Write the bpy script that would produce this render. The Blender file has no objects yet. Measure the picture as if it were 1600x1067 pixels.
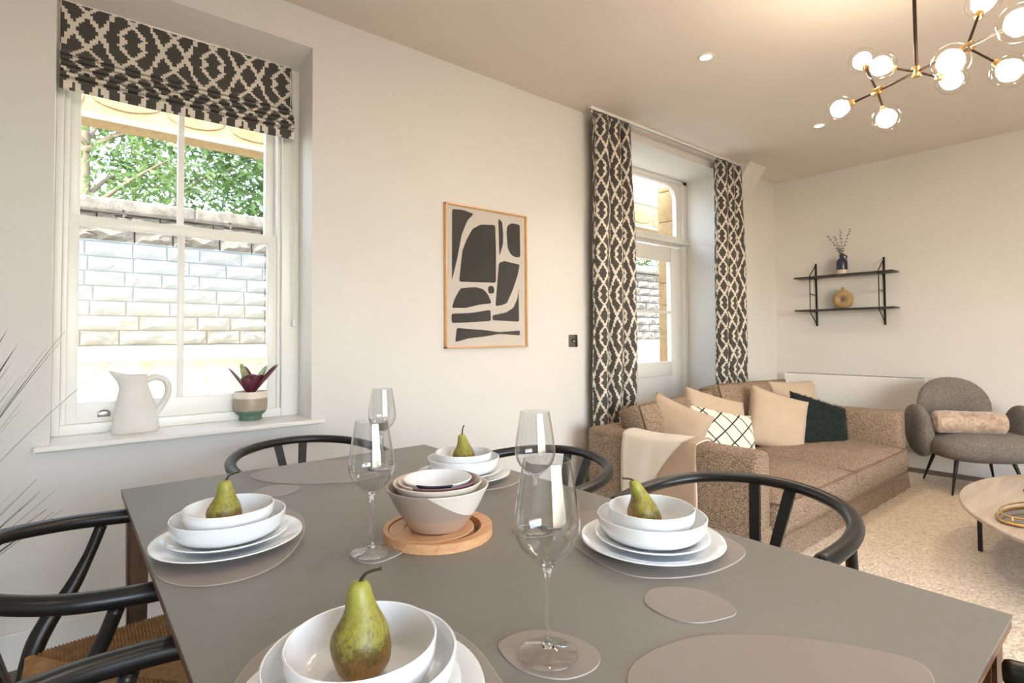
import bpy, bmesh, math, random
from mathutils import Vector, Matrix, Euler, noise as mnoise
random.seed(7)
PI = math.pi
S = bpy.context.scene
C = S.collection
FL = 0.045            # floor level
RG = 0.060            # rug surface
TT = 0.750            # table top level
CEIL = 2.70

# ------------------------------------------------------------------ camera
cd = bpy.data.cameras.new('camera'); cam = bpy.data.objects.new('camera', cd); C.objects.link(cam)
Rv = Vector((0.77196798, -0.63562788, -0.00652902)); Uv = Vector((-0.01269711, -0.02568814, 0.99958937)); Fv = Vector((0.63553459, 0.77156809, 0.02790107))
m = Matrix((Rv, Uv, -Fv)).transposed().to_4x4(); m.translation = (0, 0, 1.16)
cam.matrix_world = m
cd.sensor_width = 36; cd.lens = 848.31 / 1600 * 36; cd.shift_y = -0.0186; cd.clip_start = 0.02; cd.clip_end = 200
S.camera = cam

# ------------------------------------------------------------------ view, world, sun, large lights
S.view_settings.view_transform = 'Standard'; S.view_settings.look = 'None'
S.view_settings.gamma = 1; S.view_settings.exposure = -0.05
try: S.view_settings.use_curve_mapping = False
except Exception: pass
W = bpy.data.worlds.new('sky'); S.world = W; W.use_nodes = True
nt = W.node_tree; bg = nt.nodes['Background']
sky = nt.nodes.new('ShaderNodeTexSky'); sky.sky_type = 'NISHITA'; sky.sun_disc = False
sky.sun_elevation = math.radians(42); sky.sun_rotation = math.radians(230)
hs = nt.nodes.new('ShaderNodeHueSaturation'); hs.inputs['Saturation'].default_value = .78   # camera white balance: paler blue
nt.links.new(sky.outputs[0], hs.inputs['Color']); nt.links.new(hs.outputs[0], bg.inputs[0]); bg.inputs[1].default_value = 2.1
sd = bpy.data.lights.new('sun', 'SUN'); sd.energy = 5.2; sd.angle = 0.02; sd.color = (1, .95, .86)
so = bpy.data.objects.new('sun', sd); C.objects.link(so)
so.rotation_euler = Vector((-0.35, -0.30, 0.89)).to_track_quat('Z', 'Y').to_euler()

def area(name, loc, rot, sx, sy, power, col):
    l = bpy.data.lights.new(name, 'AREA'); l.shape = 'RECTANGLE'; l.size = sx; l.size_y = sy; l.energy = power; l.color = col
    o = bpy.data.objects.new(name, l); C.objects.link(o); o.location = loc; o.rotation_euler = rot
    return o
# added fill lamp behind the camera, in place of daylight from unseen glazing
area('fill_back', (0.6, -3.55, 1.45), (math.radians(90), 0, 0), 3.6, 2.1, 26, (0.90, 0.95, 1.0))
DL_POWER = 20.0
WARM = (1.0, 0.83, 0.64)
NEUT = (1.0, 0.90, 0.78)

# ------------------------------------------------------------------ material helpers
def lin(c):
    return tuple(((x / 255) / 12.92 if x / 255 <= 0.04045 else ((x / 255 + 0.055) / 1.055) ** 2.4) for x in c)
class G:
    def __init__(s, name):
        s.m = bpy.data.materials.new(name); s.m.use_nodes = True; s.t = s.m.node_tree
        s.p = s.t.nodes['Principled BSDF']; s.out = s.t.nodes['Material Output']
    def n(s, kind, **kw):
        x = s.t.nodes.new(kind)
        for k, v in kw.items():
            if isinstance(v, bpy.types.NodeSocket): s.t.links.new(v, x.inputs[k])
            elif k in x.inputs: x.inputs[k].default_value = v
            else: setattr(x, k, v)
        return x
    def link(s, a, b): s.t.links.new(a, b)
    def mt(s, op, a, b=None, c=None):
        x = s.t.nodes.new('ShaderNodeMath'); x.operation = op
        for i, v in enumerate((a, b, c)):
            if v is None: continue
            if isinstance(v, bpy.types.NodeSocket): s.t.links.new(v, x.inputs[i])
            else: x.inputs[i].default_value = v
        return x.outputs[0]
    def coord(s, which='Object', scale=(1, 1, 1), rot=(0, 0, 0)):
        tc = s.t.nodes.new('ShaderNodeTexCoord'); mp = s.t.nodes.new('ShaderNodeMapping')
        s.t.links.new(tc.outputs[which], mp.inputs[0]); mp.inputs['Scale'].default_value = scale; mp.inputs['Rotation'].default_value = rot
        return mp.outputs[0]
    def noise(s, vec, scale, detail=3, rough=.5, dist=0):
        x = s.t.nodes.new('ShaderNodeTexNoise'); s.t.links.new(vec, x.inputs['Vector'])
        x.inputs['Scale'].default_value = scale; x.inputs['Detail'].default_value = detail; x.inputs['Roughness'].default_value = rough; x.inputs['Distortion'].default_value = dist
        return x.outputs[0]
    def ramp(s, fac, stops):
        x = s.t.nodes.new('ShaderNodeValToRGB'); s.t.links.new(fac, x.inputs[0])
        e = x.color_ramp.elements
        while len(e) < len(stops): e.new(.5)
        for i, (p, c) in enumerate(stops): e[i].position = p; e[i].color = (*c, 1)
        return x.outputs[0]
    def mix(s, f, a, b):
        x = s.t.nodes.new('ShaderNodeMix'); x.data_type = 'RGBA'
        for sock, v in ((x.inputs[0], f), (x.inputs[6], a), (x.inputs[7], b)):
            if isinstance(v, bpy.types.NodeSocket): s.t.links.new(v, sock)
            else: sock.default_value = v if not isinstance(v, tuple) else (*v, 1)
        return x.outputs[2]
    def bump(s, h, strength=.3, dist=.002):
        x = s.t.nodes.new('ShaderNodeBump'); s.t.links.new(h, x.inputs['Height'])
        x.inputs['Strength'].default_value = strength; x.inputs['Distance'].default_value = dist
        s.t.links.new(x.outputs[0], s.p.inputs['Normal'])
    def col(s, v):
        if isinstance(v, tuple): s.p.inputs['Base Color'].default_value = (*v, 1)
        else: s.t.links.new(v, s.p.inputs['Base Color'])
    def set(s, **kw):
        for k, v in kw.items():
            k = k.replace('_', ' ')
            if isinstance(v, bpy.types.NodeSocket): s.t.links.new(v, s.p.inputs[k])
            else: s.p.inputs[k].default_value = v
        return s.m

def plain(name, rgb, rough=.5, metal=0, var=.06, scale=20, bump=0, bscale=200, **kw):
    """solid colour with slight procedural mottling"""
    g = G(name); c = lin(rgb); v = g.coord()
    n = g.noise(v, scale)
    g.col(g.ramp(n, [(.3, tuple(x * (1 - var) for x in c)), (.7, tuple(min(1, x * (1 + var)) for x in c))]))
    if bump: g.bump(g.noise(v, bscale), bump, .001)
    kw2 = {k: v_ for k, v_ in kw.items()}
    return g.set(Roughness=rough, Metallic=metal, **kw2)

def fabric(name, dark, light, scale=260, rough=.9, bump=.5, aniso=3.0, big=0.12, sheen=.25, wide=.1):
    g = G(name); v = g.coord()
    a = g.noise(g.coord(scale=(1, 1, aniso)), scale, 2); b = g.noise(g.coord(scale=(aniso, aniso, 1)), scale, 2)
    w = g.mt('MULTIPLY', g.mt('ADD', a, b), .5)
    l = g.noise(v, 9, 3)
    f = g.mt('ADD', w, g.mt('MULTIPLY', g.mt('SUBTRACT', l, .5), big))
    g.col(g.ramp(f, [(.5 - wide, lin(dark)), (.5 + wide, lin(light))]))
    g.bump(w, bump, .003)
    return g.set(Roughness=rough, Sheen_Weight=sheen)

def wood(name, dark, light, scale=6, rough=.45, axis=(1, 12, 12)):
    g = G(name); v = g.coord(scale=axis)
    n = g.noise(v, scale, 5, .6, 1.2); n2 = g.noise(v, scale * 8, 3)
    f = g.mt('ADD', g.mt('MULTIPLY', n, .75), g.mt('MULTIPLY', n2, .25))
    g.col(g.ramp(f, [(.35, lin(dark)), (.65, lin(light))])); g.bump(n2, .1, .001)
    return g.set(Roughness=rough)

def lattice(name):
    """stepped trellis weave, pale threads on charcoal, from cloth UVs in metres"""
    g = G(name); tc = g.t.nodes.new('ShaderNodeTexCoord'); sep = g.t.nodes.new('ShaderNodeSeparateXYZ'); g.link(tc.outputs['UV'], sep.inputs[0])
    Wd, Hd, N = .148, .142, 17.0
    u = g.mt('DIVIDE', sep.outputs[0], Wd); v = g.mt('DIVIDE', sep.outputs[1], Hd)
    q = lambda x: g.mt('DIVIDE', g.mt('ADD', g.mt('FLOOR', g.mt('MULTIPLY', x, N)), .5), N)
    u = q(u); v = q(v)
    ru = g.mt('FLOOR', g.mt('ADD', u, .5)); rv = g.mt('FLOOR', g.mt('ADD', v, .5))
    s = g.mt('ABSOLUTE', g.mt('SUBTRACT', u, ru)); t = g.mt('ABSOLUTE', g.mt('SUBTRACT', v, rv))
    par = g.mt('ABSOLUTE', g.mt('MODULO', g.mt('ADD', ru, rv), 2.0))
    par = g.mt('GREATER_THAN', par, .5)       # 1 = knot cell
    T = .063
    near = lambda x: g.mt('LESS_THAN', g.mt('ABSOLUTE', x), T)
    # diamond cell
    d1 = near(g.mt('SUBTRACT', s, g.mt('MULTIPLY', g.mt('SUBTRACT', .5, t), .62)))
    d2 = near(g.mt('SUBTRACT', s, g.mt('MULTIPLY_ADD', t, .40, .30)))
    D = g.mt('MAXIMUM', d1, d2)
    # knot cell
    w1 = g.mt('MINIMUM', g.mt('MULTIPLY', g.mt('SUBTRACT', .5, t), .86), .34)
    w2 = g.mt('MULTIPLY_ADD', t, .85, .18)
    K = near(g.mt('SUBTRACT', s, g.mt('MINIMUM', w1, w2)))
    cr = g.mt('LESS_THAN', g.mt('SUBTRACT', g.mt('ADD', g.mt('SUBTRACT', .5, s), g.mt('SUBTRACT', .5, t)), .04), 0.0)
    f = g.mt('ADD', g.mt('MULTIPLY', D, g.mt('SUBTRACT', 1.0, par)), g.mt('MULTIPLY', K, par))
    f = g.mt('MINIMUM', g.mt('ADD', f, cr), 1.0)
    nz = g.noise(g.coord('UV', (1, 4, 1)), 500, 2)
    dk = g.ramp(nz, [(.35, lin((58, 56, 52))), (.65, lin((84, 80, 74)))]); lt = g.ramp(nz, [(.35, lin((206, 196, 182))), (.65, lin((232, 223, 210)))])
    g.col(g.mix(f, dk, lt)); g.bump(g.mt('ADD', nz, g.mt('MULTIPLY', f, .6)), .35, .001)
    return g.set(Roughness=.9, Sheen_Weight=.15)

def glassy(name, tint=(1, 1, 1), refl=.9, ior=1.45):
    """thin pane: transparent with Fresnel reflection"""
    g = G(name); tr = g.n('ShaderNodeBsdfTransparent'); tr.inputs[0].default_value = (*tint, 1)
    gl = g.n('ShaderNodeBsdfGlossy'); gl.inputs['Roughness'].default_value = .0
    ge = g.n('ShaderNodeNewGeometry'); dt = g.n('ShaderNodeVectorMath'); dt.operation = 'DOT_PRODUCT'; g.link(ge.outputs['Incoming'], dt.inputs[0]); g.link(ge.outputs['Normal'], dt.inputs[1])
    f0 = ((ior - 1) / (ior + 1)) ** 2
    sch = g.mt('MULTIPLY_ADD', g.mt('POWER', g.mt('SUBTRACT', 1.0, g.mt('ABSOLUTE', dt.outputs['Value'])), 5.0), 1 - f0, f0)
    mx = g.n('ShaderNodeMixShader'); g.link(g.mt('MULTIPLY', sch, refl), mx.inputs[0]); g.link(tr.outputs[0], mx.inputs[1]); g.link(gl.outputs[0], mx.inputs[2])
    g.link(mx.outputs[0], g.out.inputs[0]); return g.m

def emit(name, col, strength):
    g = G(name); g.p.inputs['Base Color'].default_value = (*col, 1); g.p.inputs['Emission Color'].default_value = (*col, 1); g.p.inputs['Emission Strength'].default_value = strength
    return g.m

M = {}
M['wall'] = plain('painted_wall', (219, 215, 209), .75, var=.015, scale=3, bump=.12, bscale=90)
M['ceiling'] = plain('painted_ceiling', (234, 225, 213), .8, var=.015, scale=3, bump=.06, bscale=90)
M['reveal'] = plain('lightened_reveal', (240, 236, 228), .6, var=.01, scale=3, bump=.08, bscale=90)  # wall colour whitened in place of light on the reveals
M['gloss_white'] = plain('white_joinery_paint', (236, 233, 226), .35, var=.012, scale=8)
M['sill'] = plain('satin_sill_paint', (238, 233, 226), .3, var=.01, scale=8)
M['lattice'] = lattice('charcoal_trellis_weave')
M['lining'] = plain('cream_lining', (226, 216, 190), .85)
M['pane'] = glassy('window_glass', (.985, .995, .99), .8)
M['art_glass'] = glassy('picture_glass', (1, 1, 1), 1.0, 1.5)
M['globe'] = glassy('clear_globe_glass', (.985, .98, .97), .85, 1.4)
M['steel'] = plain('brushed_steel', (150, 148, 143), .3, 1, var=.05)
M['brass'] = plain('brushed_brass', (214, 176, 112), .28, 1, var=.05)
M['black_metal'] = plain('black_metal', (30, 27, 25), .4, .3, var=.1)
M['bronze_rod'] = plain('dark_bronze_rod', (58, 44, 34), .35, .7, var=.08)
M['black_wood'] = plain('black_lacquered_wood', (26, 26, 25), .34, 0, var=.2, scale=30, bump=.06, bscale=120)
M['slate'] = plain('grey_linoleum', (126, 122, 115), .42, 0, var=.02, scale=60, bump=.06, bscale=900)
M['walnut'] = wood('dark_walnut', (74, 50, 36), (112, 78, 56), 5, .4, (10, 10, 1))
M['walnut_edge'] = wood('walnut_edge', (104, 70, 48), (146, 104, 74), 5, .4, (1, 1, 8))
M['beech'] = wood('beech', (206, 150, 104), (232, 182, 136), 4, .45, (2, 14, 14))
M['floor'] = wood('dark_oak_floor', (84, 66, 52), (116, 94, 76), 3, .5, (1, 9, 1))
M['floor_b'] = wood('brown_oak_floor', (94, 74, 58), (126, 102, 82), 3, .5, (1, 9, 1))
M['mat'] = plain('taupe_leather', (152, 143, 136), .5, 0, var=.02, scale=30, bump=.25, bscale=1200)
M['mat_edge'] = plain('pale_leather_edge', (190, 182, 172), .6)
M['porcelain'] = plain('white_porcelain', (246, 248, 249), .12, 0, var=.004, Coat_Weight=.5)
M['cord'] = plain('paper_cord', (176, 134, 88), .8, 0, var=.22, scale=60, bump=.5, bscale=500)
M['sofa'] = fabric('brown_tweed', (76, 62, 52), (178, 152, 126), 150, bump=.8, big=.05, sheen=.03, wide=.10, aniso=2.2)
M['piping'] = fabric('brown_tweed_piping', (78, 58, 44), (150, 120, 92), 330, sheen=.05)
M['beige'] = fabric('beige_linen', (176, 154, 130), (198, 177, 153), 500, bump=.2, sheen=.1)
M['boucle'] = fabric('grey_boucle', (72, 66, 60), (140, 131, 122), 170, bump=1.0, aniso=1.5, wide=.14, sheen=.05)
M['throw_cream'] = fabric('cream_wool', (214, 200, 182), (234, 222, 206), 500, bump=.3)
M['throw_taupe'] = fabric('taupe_wool', (160, 134, 110), (184, 158, 132), 500, bump=.3)
M['stoneware'] = plain('chalky_stoneware', (222, 217, 210), .55, 0, var=.03, scale=14, bump=.2, bscale=60)

def rug_mat():
    g = G('cream_looped_wool'); v = g.coord()
    vo = g.t.nodes.new('ShaderNodeTexVoronoi'); g.link(v, vo.inputs['Vector']); vo.inputs['Scale'].default_value = 75
    n = g.noise(v, 22, 4, .6); n3 = g.noise(v, 300, 2)
    h = g.mt('ADD', g.mt('SUBTRACT', 1.0, vo.outputs['Distance']), g.mt('MULTIPLY', n, .8))
    g.col(g.ramp(g.mt('ADD', g.mt('MULTIPLY', h, .5), g.mt('MULTIPLY', n3, .2)), [(.35, lin((196, 178, 154))), (.72, lin((234, 220, 199)))]))
    g.bump(h, .7, .008); return g.set(Roughness=.95, Sheen_Weight=.2)
M['rug'] = rug_mat()

def pear_mat():
    g = G('russeted_pear_skin'); v = g.coord()
    sp = g.t.nodes.new('ShaderNodeSeparateXYZ'); g.link(v, sp.inputs[0])
    n = g.noise(v, 30, 5, .7); n2 = g.noise(v, 260, 3, .6)
    low = g.mt('MULTIPLY_ADD', sp.outputs[2], -11.0, .93)
    f = g.mt('ADD', g.mt('MULTIPLY', low, .42), g.mt('ADD', g.mt('MULTIPLY', n, .85), g.mt('MULTIPLY', n2, .34)))
    g.col(g.ramp(f, [(.54, lin((160, 158, 70))), (.71, lin((142, 136, 58))), (.80, lin((108, 90, 42))), (.90, lin((150, 116, 62))), (1.0, lin((164, 122, 70)))]))
    g.bump(n2, .1, .001); return g.set(Roughness=.42)
M['pear'] = pear_mat()
M['stem'] = plain('pear_stem', (62, 48, 30), .8)

def glass_mat():
    g = G('crystal'); g.p.inputs['Transmission Weight'].default_value = 1; g.p.inputs['Roughness'].default_value = 0
    g.p.inputs['IOR'].default_value = 1.46; g.p.inputs['Base Color'].default_value = (1, 1, 1, 1); return g.m
M['crystal'] = glass_mat()
M['thin_crystal'] = glassy('thin_crystal', (.97, .975, .975), 1.8, 1.5)

def stone(name, a, b):
    g = G(name); v = g.coord(); n = g.noise(v, 9, 6, .7); n2 = g.noise(v, 60, 4)
    g.col(g.ramp(n, [(.3, lin(a)), (.7, lin(b))])); g.bump(n2, .5, .01); return g.set(Roughness=.9)
M['stone'] = stone('pale_split_stone', (120, 110, 96), (186, 180, 168))
M['mortar'] = stone('grey_mortar', (140, 134, 126), (170, 164, 156))
M['honey'] = stone('honey_stone', (150, 118, 76), (182, 150, 104))
M['honey_b'] = stone('honey_mortar', (168, 138, 94), (184, 156, 112))
M['pale_honey'] = stone('pale_honey_slab', (206, 192, 162), (222, 210, 184))
M['render'] = stone('pale_render', (228, 220, 200), (244, 238, 222))

def leaf_mat(name, a, b):
    g = G(name); v = g.coord(); n = g.noise(v, 3, 3)
    c = g.ramp(n, [(.35, lin(a)), (.65, lin(b))]); g.col(c)
    tl = g.n('ShaderNodeBsdfTranslucent'); g.link(c, tl.inputs[0])
    mx = g.n('ShaderNodeMixShader'); mx.inputs[0].default_value = .45; g.link(g.p.outputs[0], mx.inputs[1]); g.link(tl.outputs[0], mx.inputs[2]); g.link(mx.outputs[0], g.out.inputs[0])
    g.p.inputs['Roughness'].default_value = .4; return g.m

# ------------------------------------------------------------------ object helpers
def mesh(name, verts, faces, mat, parent=None, smooth=False, uvs=None, auto=None, mats=None, fm=None):
    me = bpy.data.meshes.new(name); me.from_pydata([tuple(v) for v in verts], [], faces); me.update()
    for mm in (mats or [mat]): me.materials.append(mm)
    if fm:
        for p, i in zip(me.polygons, fm): p.material_index = i
    if uvs:
        ul = me.uv_layers.new(name='UVMap')
        for lp in me.loops: ul.data[lp.index].uv = uvs[lp.vertex_index]
    if smooth:
        for p in me.polygons: p.use_smooth = True
    o = bpy.data.objects.new(name, me); C.objects.link(o)
    if parent: o.parent = parent
    if auto is not None:
        try:
            me.set_sharp_from_angle(angle=math.radians(auto))
        except Exception: pass
    return o
class B:
    """collects shapes for one mesh"""
    def __init__(s): s.v = []; s.f = []
    def add(s, v, f, mtx=None):
        n = len(s.v); s.v += [tuple(mtx @ Vector(p)) if mtx else tuple(p) for p in v]; s.f += [tuple(i + n for i in q) for q in f]; return s
    def box(s, x0, x1, y0, y1, z0, z1, bev=0, mtx=None):
        if x0 > x1: x0, x1 = x1, x0
        if y0 > y1: y0, y1 = y1, y0
        if z0 > z1: z0, z1 = z1, z0
        if not bev:
            v = [(x0, y0, z0), (x1, y0, z0), (x1, y1, z0), (x0, y1, z0), (x0, y0, z1), (x1, y0, z1), (x1, y1, z1), (x0, y1, z1)]
            return s.add(v, [(0, 3, 2, 1), (4, 5, 6, 7), (0, 1, 5, 4), (1, 2, 6, 5), (2, 3, 7, 6), (3, 0, 4, 7)], mtx)
        bm = bmesh.new(); bmesh.ops.create_cube(bm, size=1)
        for q in bm.verts: q.co = Vector(((x0 + x1) / 2 + q.co.x * (x1 - x0), (y0 + y1) / 2 + q.co.y * (y1 - y0), (z0 + z1) / 2 + q.co.z * (z1 - z0)))
        seg = 3 if bev > .012 else 2
        bmesh.ops.bevel(bm, geom=bm.edges[:], offset=min(bev, .49 * min(x1 - x0, y1 - y0, z1 - z0)), segments=seg, affect='EDGES', profile=.5)
        bm.verts.index_update(); v = [q.co.copy() for q in bm.verts]; f = [tuple(q.index for q in p.verts) for p in bm.faces]; bm.free()
        return s.add(v, f, mtx)
    def tube(s, pts, rad, seg=10, flat=None, cap=True, mtx=None):
        """pts smoothed path, rad scalar or list, flat=(a,b) cross-section scale or list of such"""
        pts = [Vector(p) for p in pts]; n = len(pts)
        if not isinstance(rad, (list, tuple)): rad = [rad] * n
        base = len(s.v); up = Vector((0, 0, 1)); V = []; prev = None
        for i, p in enumerate(pts):
            t = (pts[min(i + 1, n - 1)] - pts[max(i - 1, 0)]).normalized()
            if prev is None:
                a = up if abs(t.dot(up)) < .9 else Vector((1, 0, 0)); x = t.cross(a).normalized()
            else:
                x = (prev - t * prev.dot(t)).normalized()
            prev = x; y = x.cross(t).normalized()
            fa = (1, 1) if flat is None else (flat[i] if isinstance(flat, list) else flat)
            for k in range(seg):
                an = 2 * PI * k / seg; V.append(p + x * math.cos(an) * rad[i] * fa[0] + y * math.sin(an) * rad[i] * fa[1])
        F = []
        for i in range(n - 1):
            for k in range(seg):
                a, b = i * seg + k, i * seg + (k + 1) % seg; F.append((a, b, b + seg, a + seg))
        if cap:
            F.append(tuple(range(seg))[::-1]); F.append(tuple(range((n - 1) * seg, n * seg)))
        return s.add(V, F, mtx)
    def lathe(s, prof, seg=32, mtx=None, bend=None):
        V = []; F = []; n = len(prof)
        for i, (r, z) in enumerate(prof):
            for k in range(seg):
                an = 2 * PI * k / seg; V.append(Vector((r * math.cos(an), r * math.sin(an), z)))
        for i in range(n - 1):
            for k in range(seg):
                a, b = i * seg + k, i * seg + (k + 1) % seg; F.append((a, b, b + seg, a + seg))
        if bend: V = [bend(q) for q in V]
        return s.add(V, F, mtx)
    def prism(s, outline, z0, z1, mtx=None):
        n = len(outline); V = [(x, y, z0) for x, y in outline] + [(x, y, z1) for x, y in outline]
        F = [tuple(range(n))[::-1], tuple(range(n, 2 * n))] + [(i, (i + 1) % n, n + (i + 1) % n, n + i) for i in range(n)]
        return s.add(V, F, mtx)
    def sph(s, c, r, nu=16, nv=10, mtx=None, sc=(1, 1, 1), p=2.0, fn=None):
        V = []; F = []
        sg = lambda x, e: math.copysign(abs(x) ** e, x)
        e = 2.0 / p
        for j in range(nv + 1):
            th = -PI / 2 + PI * j / nv
            for i in range(nu):
                ph = 2 * PI * i / nu
                q = Vector((sg(math.cos(th), e) * sg(math.cos(ph), e) * r * sc[0], sg(math.cos(th), e) * sg(math.sin(ph), e) * r * sc[1], sg(math.sin(th), e) * r * sc[2]))
                if fn: q = fn(q)
                V.append(q + Vector(c))
        for j in range(nv):
            for i in range(nu):
                a, b = j * nu + i, j * nu + (i + 1) % nu; F.append((a, b, b + nu, a + nu))
        return s.add(V, F, mtx)
    def out(s, name, mat, parent=None, smooth=False, auto=None):
        o = mesh(name, s.v, s.f, mat, parent, smooth or auto is not None, auto=auto)
        bm = bmesh.new(); bm.from_mesh(o.data); bmesh.ops.remove_doubles(bm, verts=bm.verts, dist=1e-6); bmesh.ops.recalc_face_normals(bm, faces=bm.faces); bm.to_mesh(o.data); bm.free()
        if auto is not None: o.data.set_sharp_from_angle(angle=math.radians(auto))
        return o
def spline(pts, n=8, closed=False):
    pts = [Vector(p) for p in pts]; N = len(pts); out = []
    rng = range(N) if closed else range(N - 1)
    for i in rng:
        if closed: a, b, c, d = pts[i - 1], pts[i], pts[(i + 1) % N], pts[(i + 2) % N]
        else: a, b, c, d = pts[max(i - 1, 0)], pts[i], pts[i + 1], pts[min(i + 2, N - 1)]
        for k in range(n):
            t = k / n; out.append(.5 * ((2 * b) + (-a + c) * t + (2 * a - 5 * b + 4 * c - d) * t * t + (-a + 3 * b - 3 * c + d) * t ** 3))
    if not closed: out.append(pts[-1])
    return out
def tag(o, label, cat=None, group=None, kind=None):
    if label: o['label'] = label
    if cat: o['category'] = cat
    if group: o['group'] = group
    if kind: o['kind'] = kind
    return o
def thing(name, label, cat, loc=(0, 0, 0), rz=0, group=None, kind=None):
    o = bpy.data.objects.new(name, None); C.objects.link(o); o.location = loc; o.rotation_euler = (0, 0, rz); o.empty_display_size = .05
    return tag(o, label, cat, group, kind)
def struct(o): o['kind'] = 'structure'; return o
def kids(o): return [c for c in C.objects if c.parent == o]
def dup(root, loc, rz, label, group=None):
    def cp(o, par):
        c = o.copy(); C.objects.link(c); c.parent = par
        for k in kids(o): cp(k, c)
        return c
    r = cp(root, None); r.location = loc; r.rotation_euler = (0, 0, rz); r['label'] = label
    if group: r['group'] = group
    return r
def egg(pts, n=10): return [(p.x, p.y) for p in spline([(x, y, 0) for x, y in pts], n, True)]

# ================================================================== STRUCTURE
XR = 5.54; YW = 2.53; XL = -2.45; YB = -3.65
# window wall (thick, with two openings)
wb = B()
WO = (-0.037, 0.882, 0.770, 2.526)     # window opening x0,x1,z0,z1
DO = (3.20, 4.60, FL, 2.635)
T = YW + .50
wb.box(XL, WO[0], YW, T, 0, CEIL).box(WO[0], WO[1], YW, T, 0, WO[2]).box(WO[0], WO[1], YW, T, WO[3], CEIL)
wb.box(WO[1], DO[0], YW, T, 0, CEIL).box(DO[0], DO[1], YW, T, DO[3], CEIL).box(DO[1], XR + .3, YW, T, 0, CEIL)
# sloping plaster head of the window reveal
wb.add([(WO[0], YW + .002, WO[3]), (WO[1], YW + .002, WO[3]), (WO[1], YW + .20, WO[3]), (WO[0], YW + .20, WO[3]), (WO[0], YW + .20, WO[3] - .05), (WO[1], YW + .20, WO[3] - .05)],
       [(0, 1, 5, 4), (0, 4, 3), (1, 2, 5), (3, 4, 5, 2), (0, 3, 2, 1)])
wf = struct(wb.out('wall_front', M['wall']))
wf.data.materials.append(M['reveal'])      # reveal faces get the whitened colour, standing in for window light
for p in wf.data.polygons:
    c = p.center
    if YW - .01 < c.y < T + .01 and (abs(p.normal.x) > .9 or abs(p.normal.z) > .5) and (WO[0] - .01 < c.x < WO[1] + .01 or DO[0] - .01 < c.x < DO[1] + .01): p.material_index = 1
struct(B().box(XR, XR + .2, YB - .2, YW, 0, CEIL).out('wall_right', M['wall']))
# back wall has an unseen opening, added to let fill daylight in
struct(B().box(XL - .2, XL, YB - .2, YW + .5, 0, CEIL).out('wall_left', M['wall']))
bw = B().box(XL, -1.3, YB - .2, YB, 0, CEIL).box(2.5, XR, YB - .2, YB, 0, CEIL).box(-1.3, 2.5, YB - .2, YB, 2.55, CEIL).box(-1.3, 2.5, YB - .2, YB, 0, .3)
struct(bw.out('wall_back', M['wall']))
struct(B().box(XL - .2, XR + .2, YB - .2, T, CEIL, CEIL + .12).out('ceiling', M['ceiling']))
fl = thing('floor', None, None, kind='structure')
B().box(XL - .2, XR + .2, YB - .2, T, -.1, FL - .012).out('subfloor', M['floor'], fl)
k = 0
y = YB
pl_me = {}
while y < YW - .001:
    y1 = min(y + .165, YW); x = XL + random.uniform(-1.2, 0)
    while x < XR:
        x1 = x + 1.9; a, b2 = max(x, XL), min(x1, XR)
        if b2 - a > .02:
            # planks under the rug or out of sight are left to the subfloor
            if (a < 2.2 or b2 > 5.3 or y > 2.2) and y > -1.0:
                B().box(a + .001, b2 - .001, y + .001, y1 - .001, FL - .012, FL).out('plank', M['floor'] if k % 2 else M['floor_b'], fl); k += 1
        x = x1
    y = y1
# baseboards
def base(name, x0, x1, y0, y1):
    return struct(B().box(x0, x1, y0, y1, FL, FL + .125, .004).out(name, M['gloss_white']))
base('baseboard_front', XL, DO[0], YW - .016, YW)
base('baseboard_front_right', DO[1] + .0, XR, YW - .016, YW)
base('baseboard_right', XR - .016, XR, YB, YW - .018)
# sloping boxed-in bracket above the right curtain
struct(B().add([(4.636, YW, CEIL), (4.636, 2.318, CEIL), (4.636, YW, 2.38), (4.93, YW, CEIL), (4.93, 2.318, CEIL), (4.93, YW, 2.38)],
        [(0, 1, 2), (3, 5, 4), (1, 4, 5, 2), (0, 3, 4, 1), (0, 2, 5, 3)]).out('trim_1', M['wall']))
# window board
struct(B().box(-.08, .933, 2.488, YW - .001, .772, .792, .005).box(WO[0] + .001, WO[1] - .001, YW - .02, 2.80, .771, .7919).out('trim_2', M['sill']))

# ------------------------------------------------------------------ sash window
w1 = thing('window_1', None, None, (.42, 2.75, .79), kind='structure')
ox, oy, oz = .42, 2.75, .79
def wb_(name, boxes, par, mat='gloss_white', bev=.003, base=(ox, oy, oz)):
    b = B()
    for x0, x1, y0, y1, z0, z1 in boxes: b.box(x0 - base[0], x1 - base[0], y0 - base[1], y1 - base[1], z0 - base[2], z1 - base[2], bev)
    return b.out(name, M[mat], par, auto=40)
wb_('window_frame', [(-.037, -.012, 2.715, 2.87, .792, 2.50), (-.012, .006, 2.735, 2.86, .792, 2.50), (.803, .882, 2.715, 2.87, .792, 2.50), (.787, .803, 2.735, 2.86, .792, 2.50),
                     (-.037, .882, 2.72, 2.87, 2.42, 2.50), (-.037, .882, 2.722, 2.90, .792, .832)], w1)
up = wb_('sash', [(.004, .041, 2.795, 2.835, 1.63, 2.44), (.748, .789, 2.795, 2.835, 1.63, 2.44), (.04, .75, 2.795, 2.835, 1.630, 1.668), (.04, .75, 2.795, 2.835, 2.37, 2.44)], w1)
wb_('glazing_bar', [(.381, .405, 2.797, 2.833, 1.66, 2.38)], up)
for x0, x1 in ((.038, .383), (.403, .751)): wb_('pane', [(x0, x1, 2.813, 2.817, 1.664, 2.374)], up, 'pane', 0)
lo = wb_('sash', [(.002, .040, 2.745, 2.785, .832, 1.66), (.749, .790, 2.745, 2.785, .832, 1.66), (.038, .751, 2.745, 2.785, 1.618, 1.66), (.038, .751, 2.745, 2.785, .832, .911)], w1)
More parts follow.
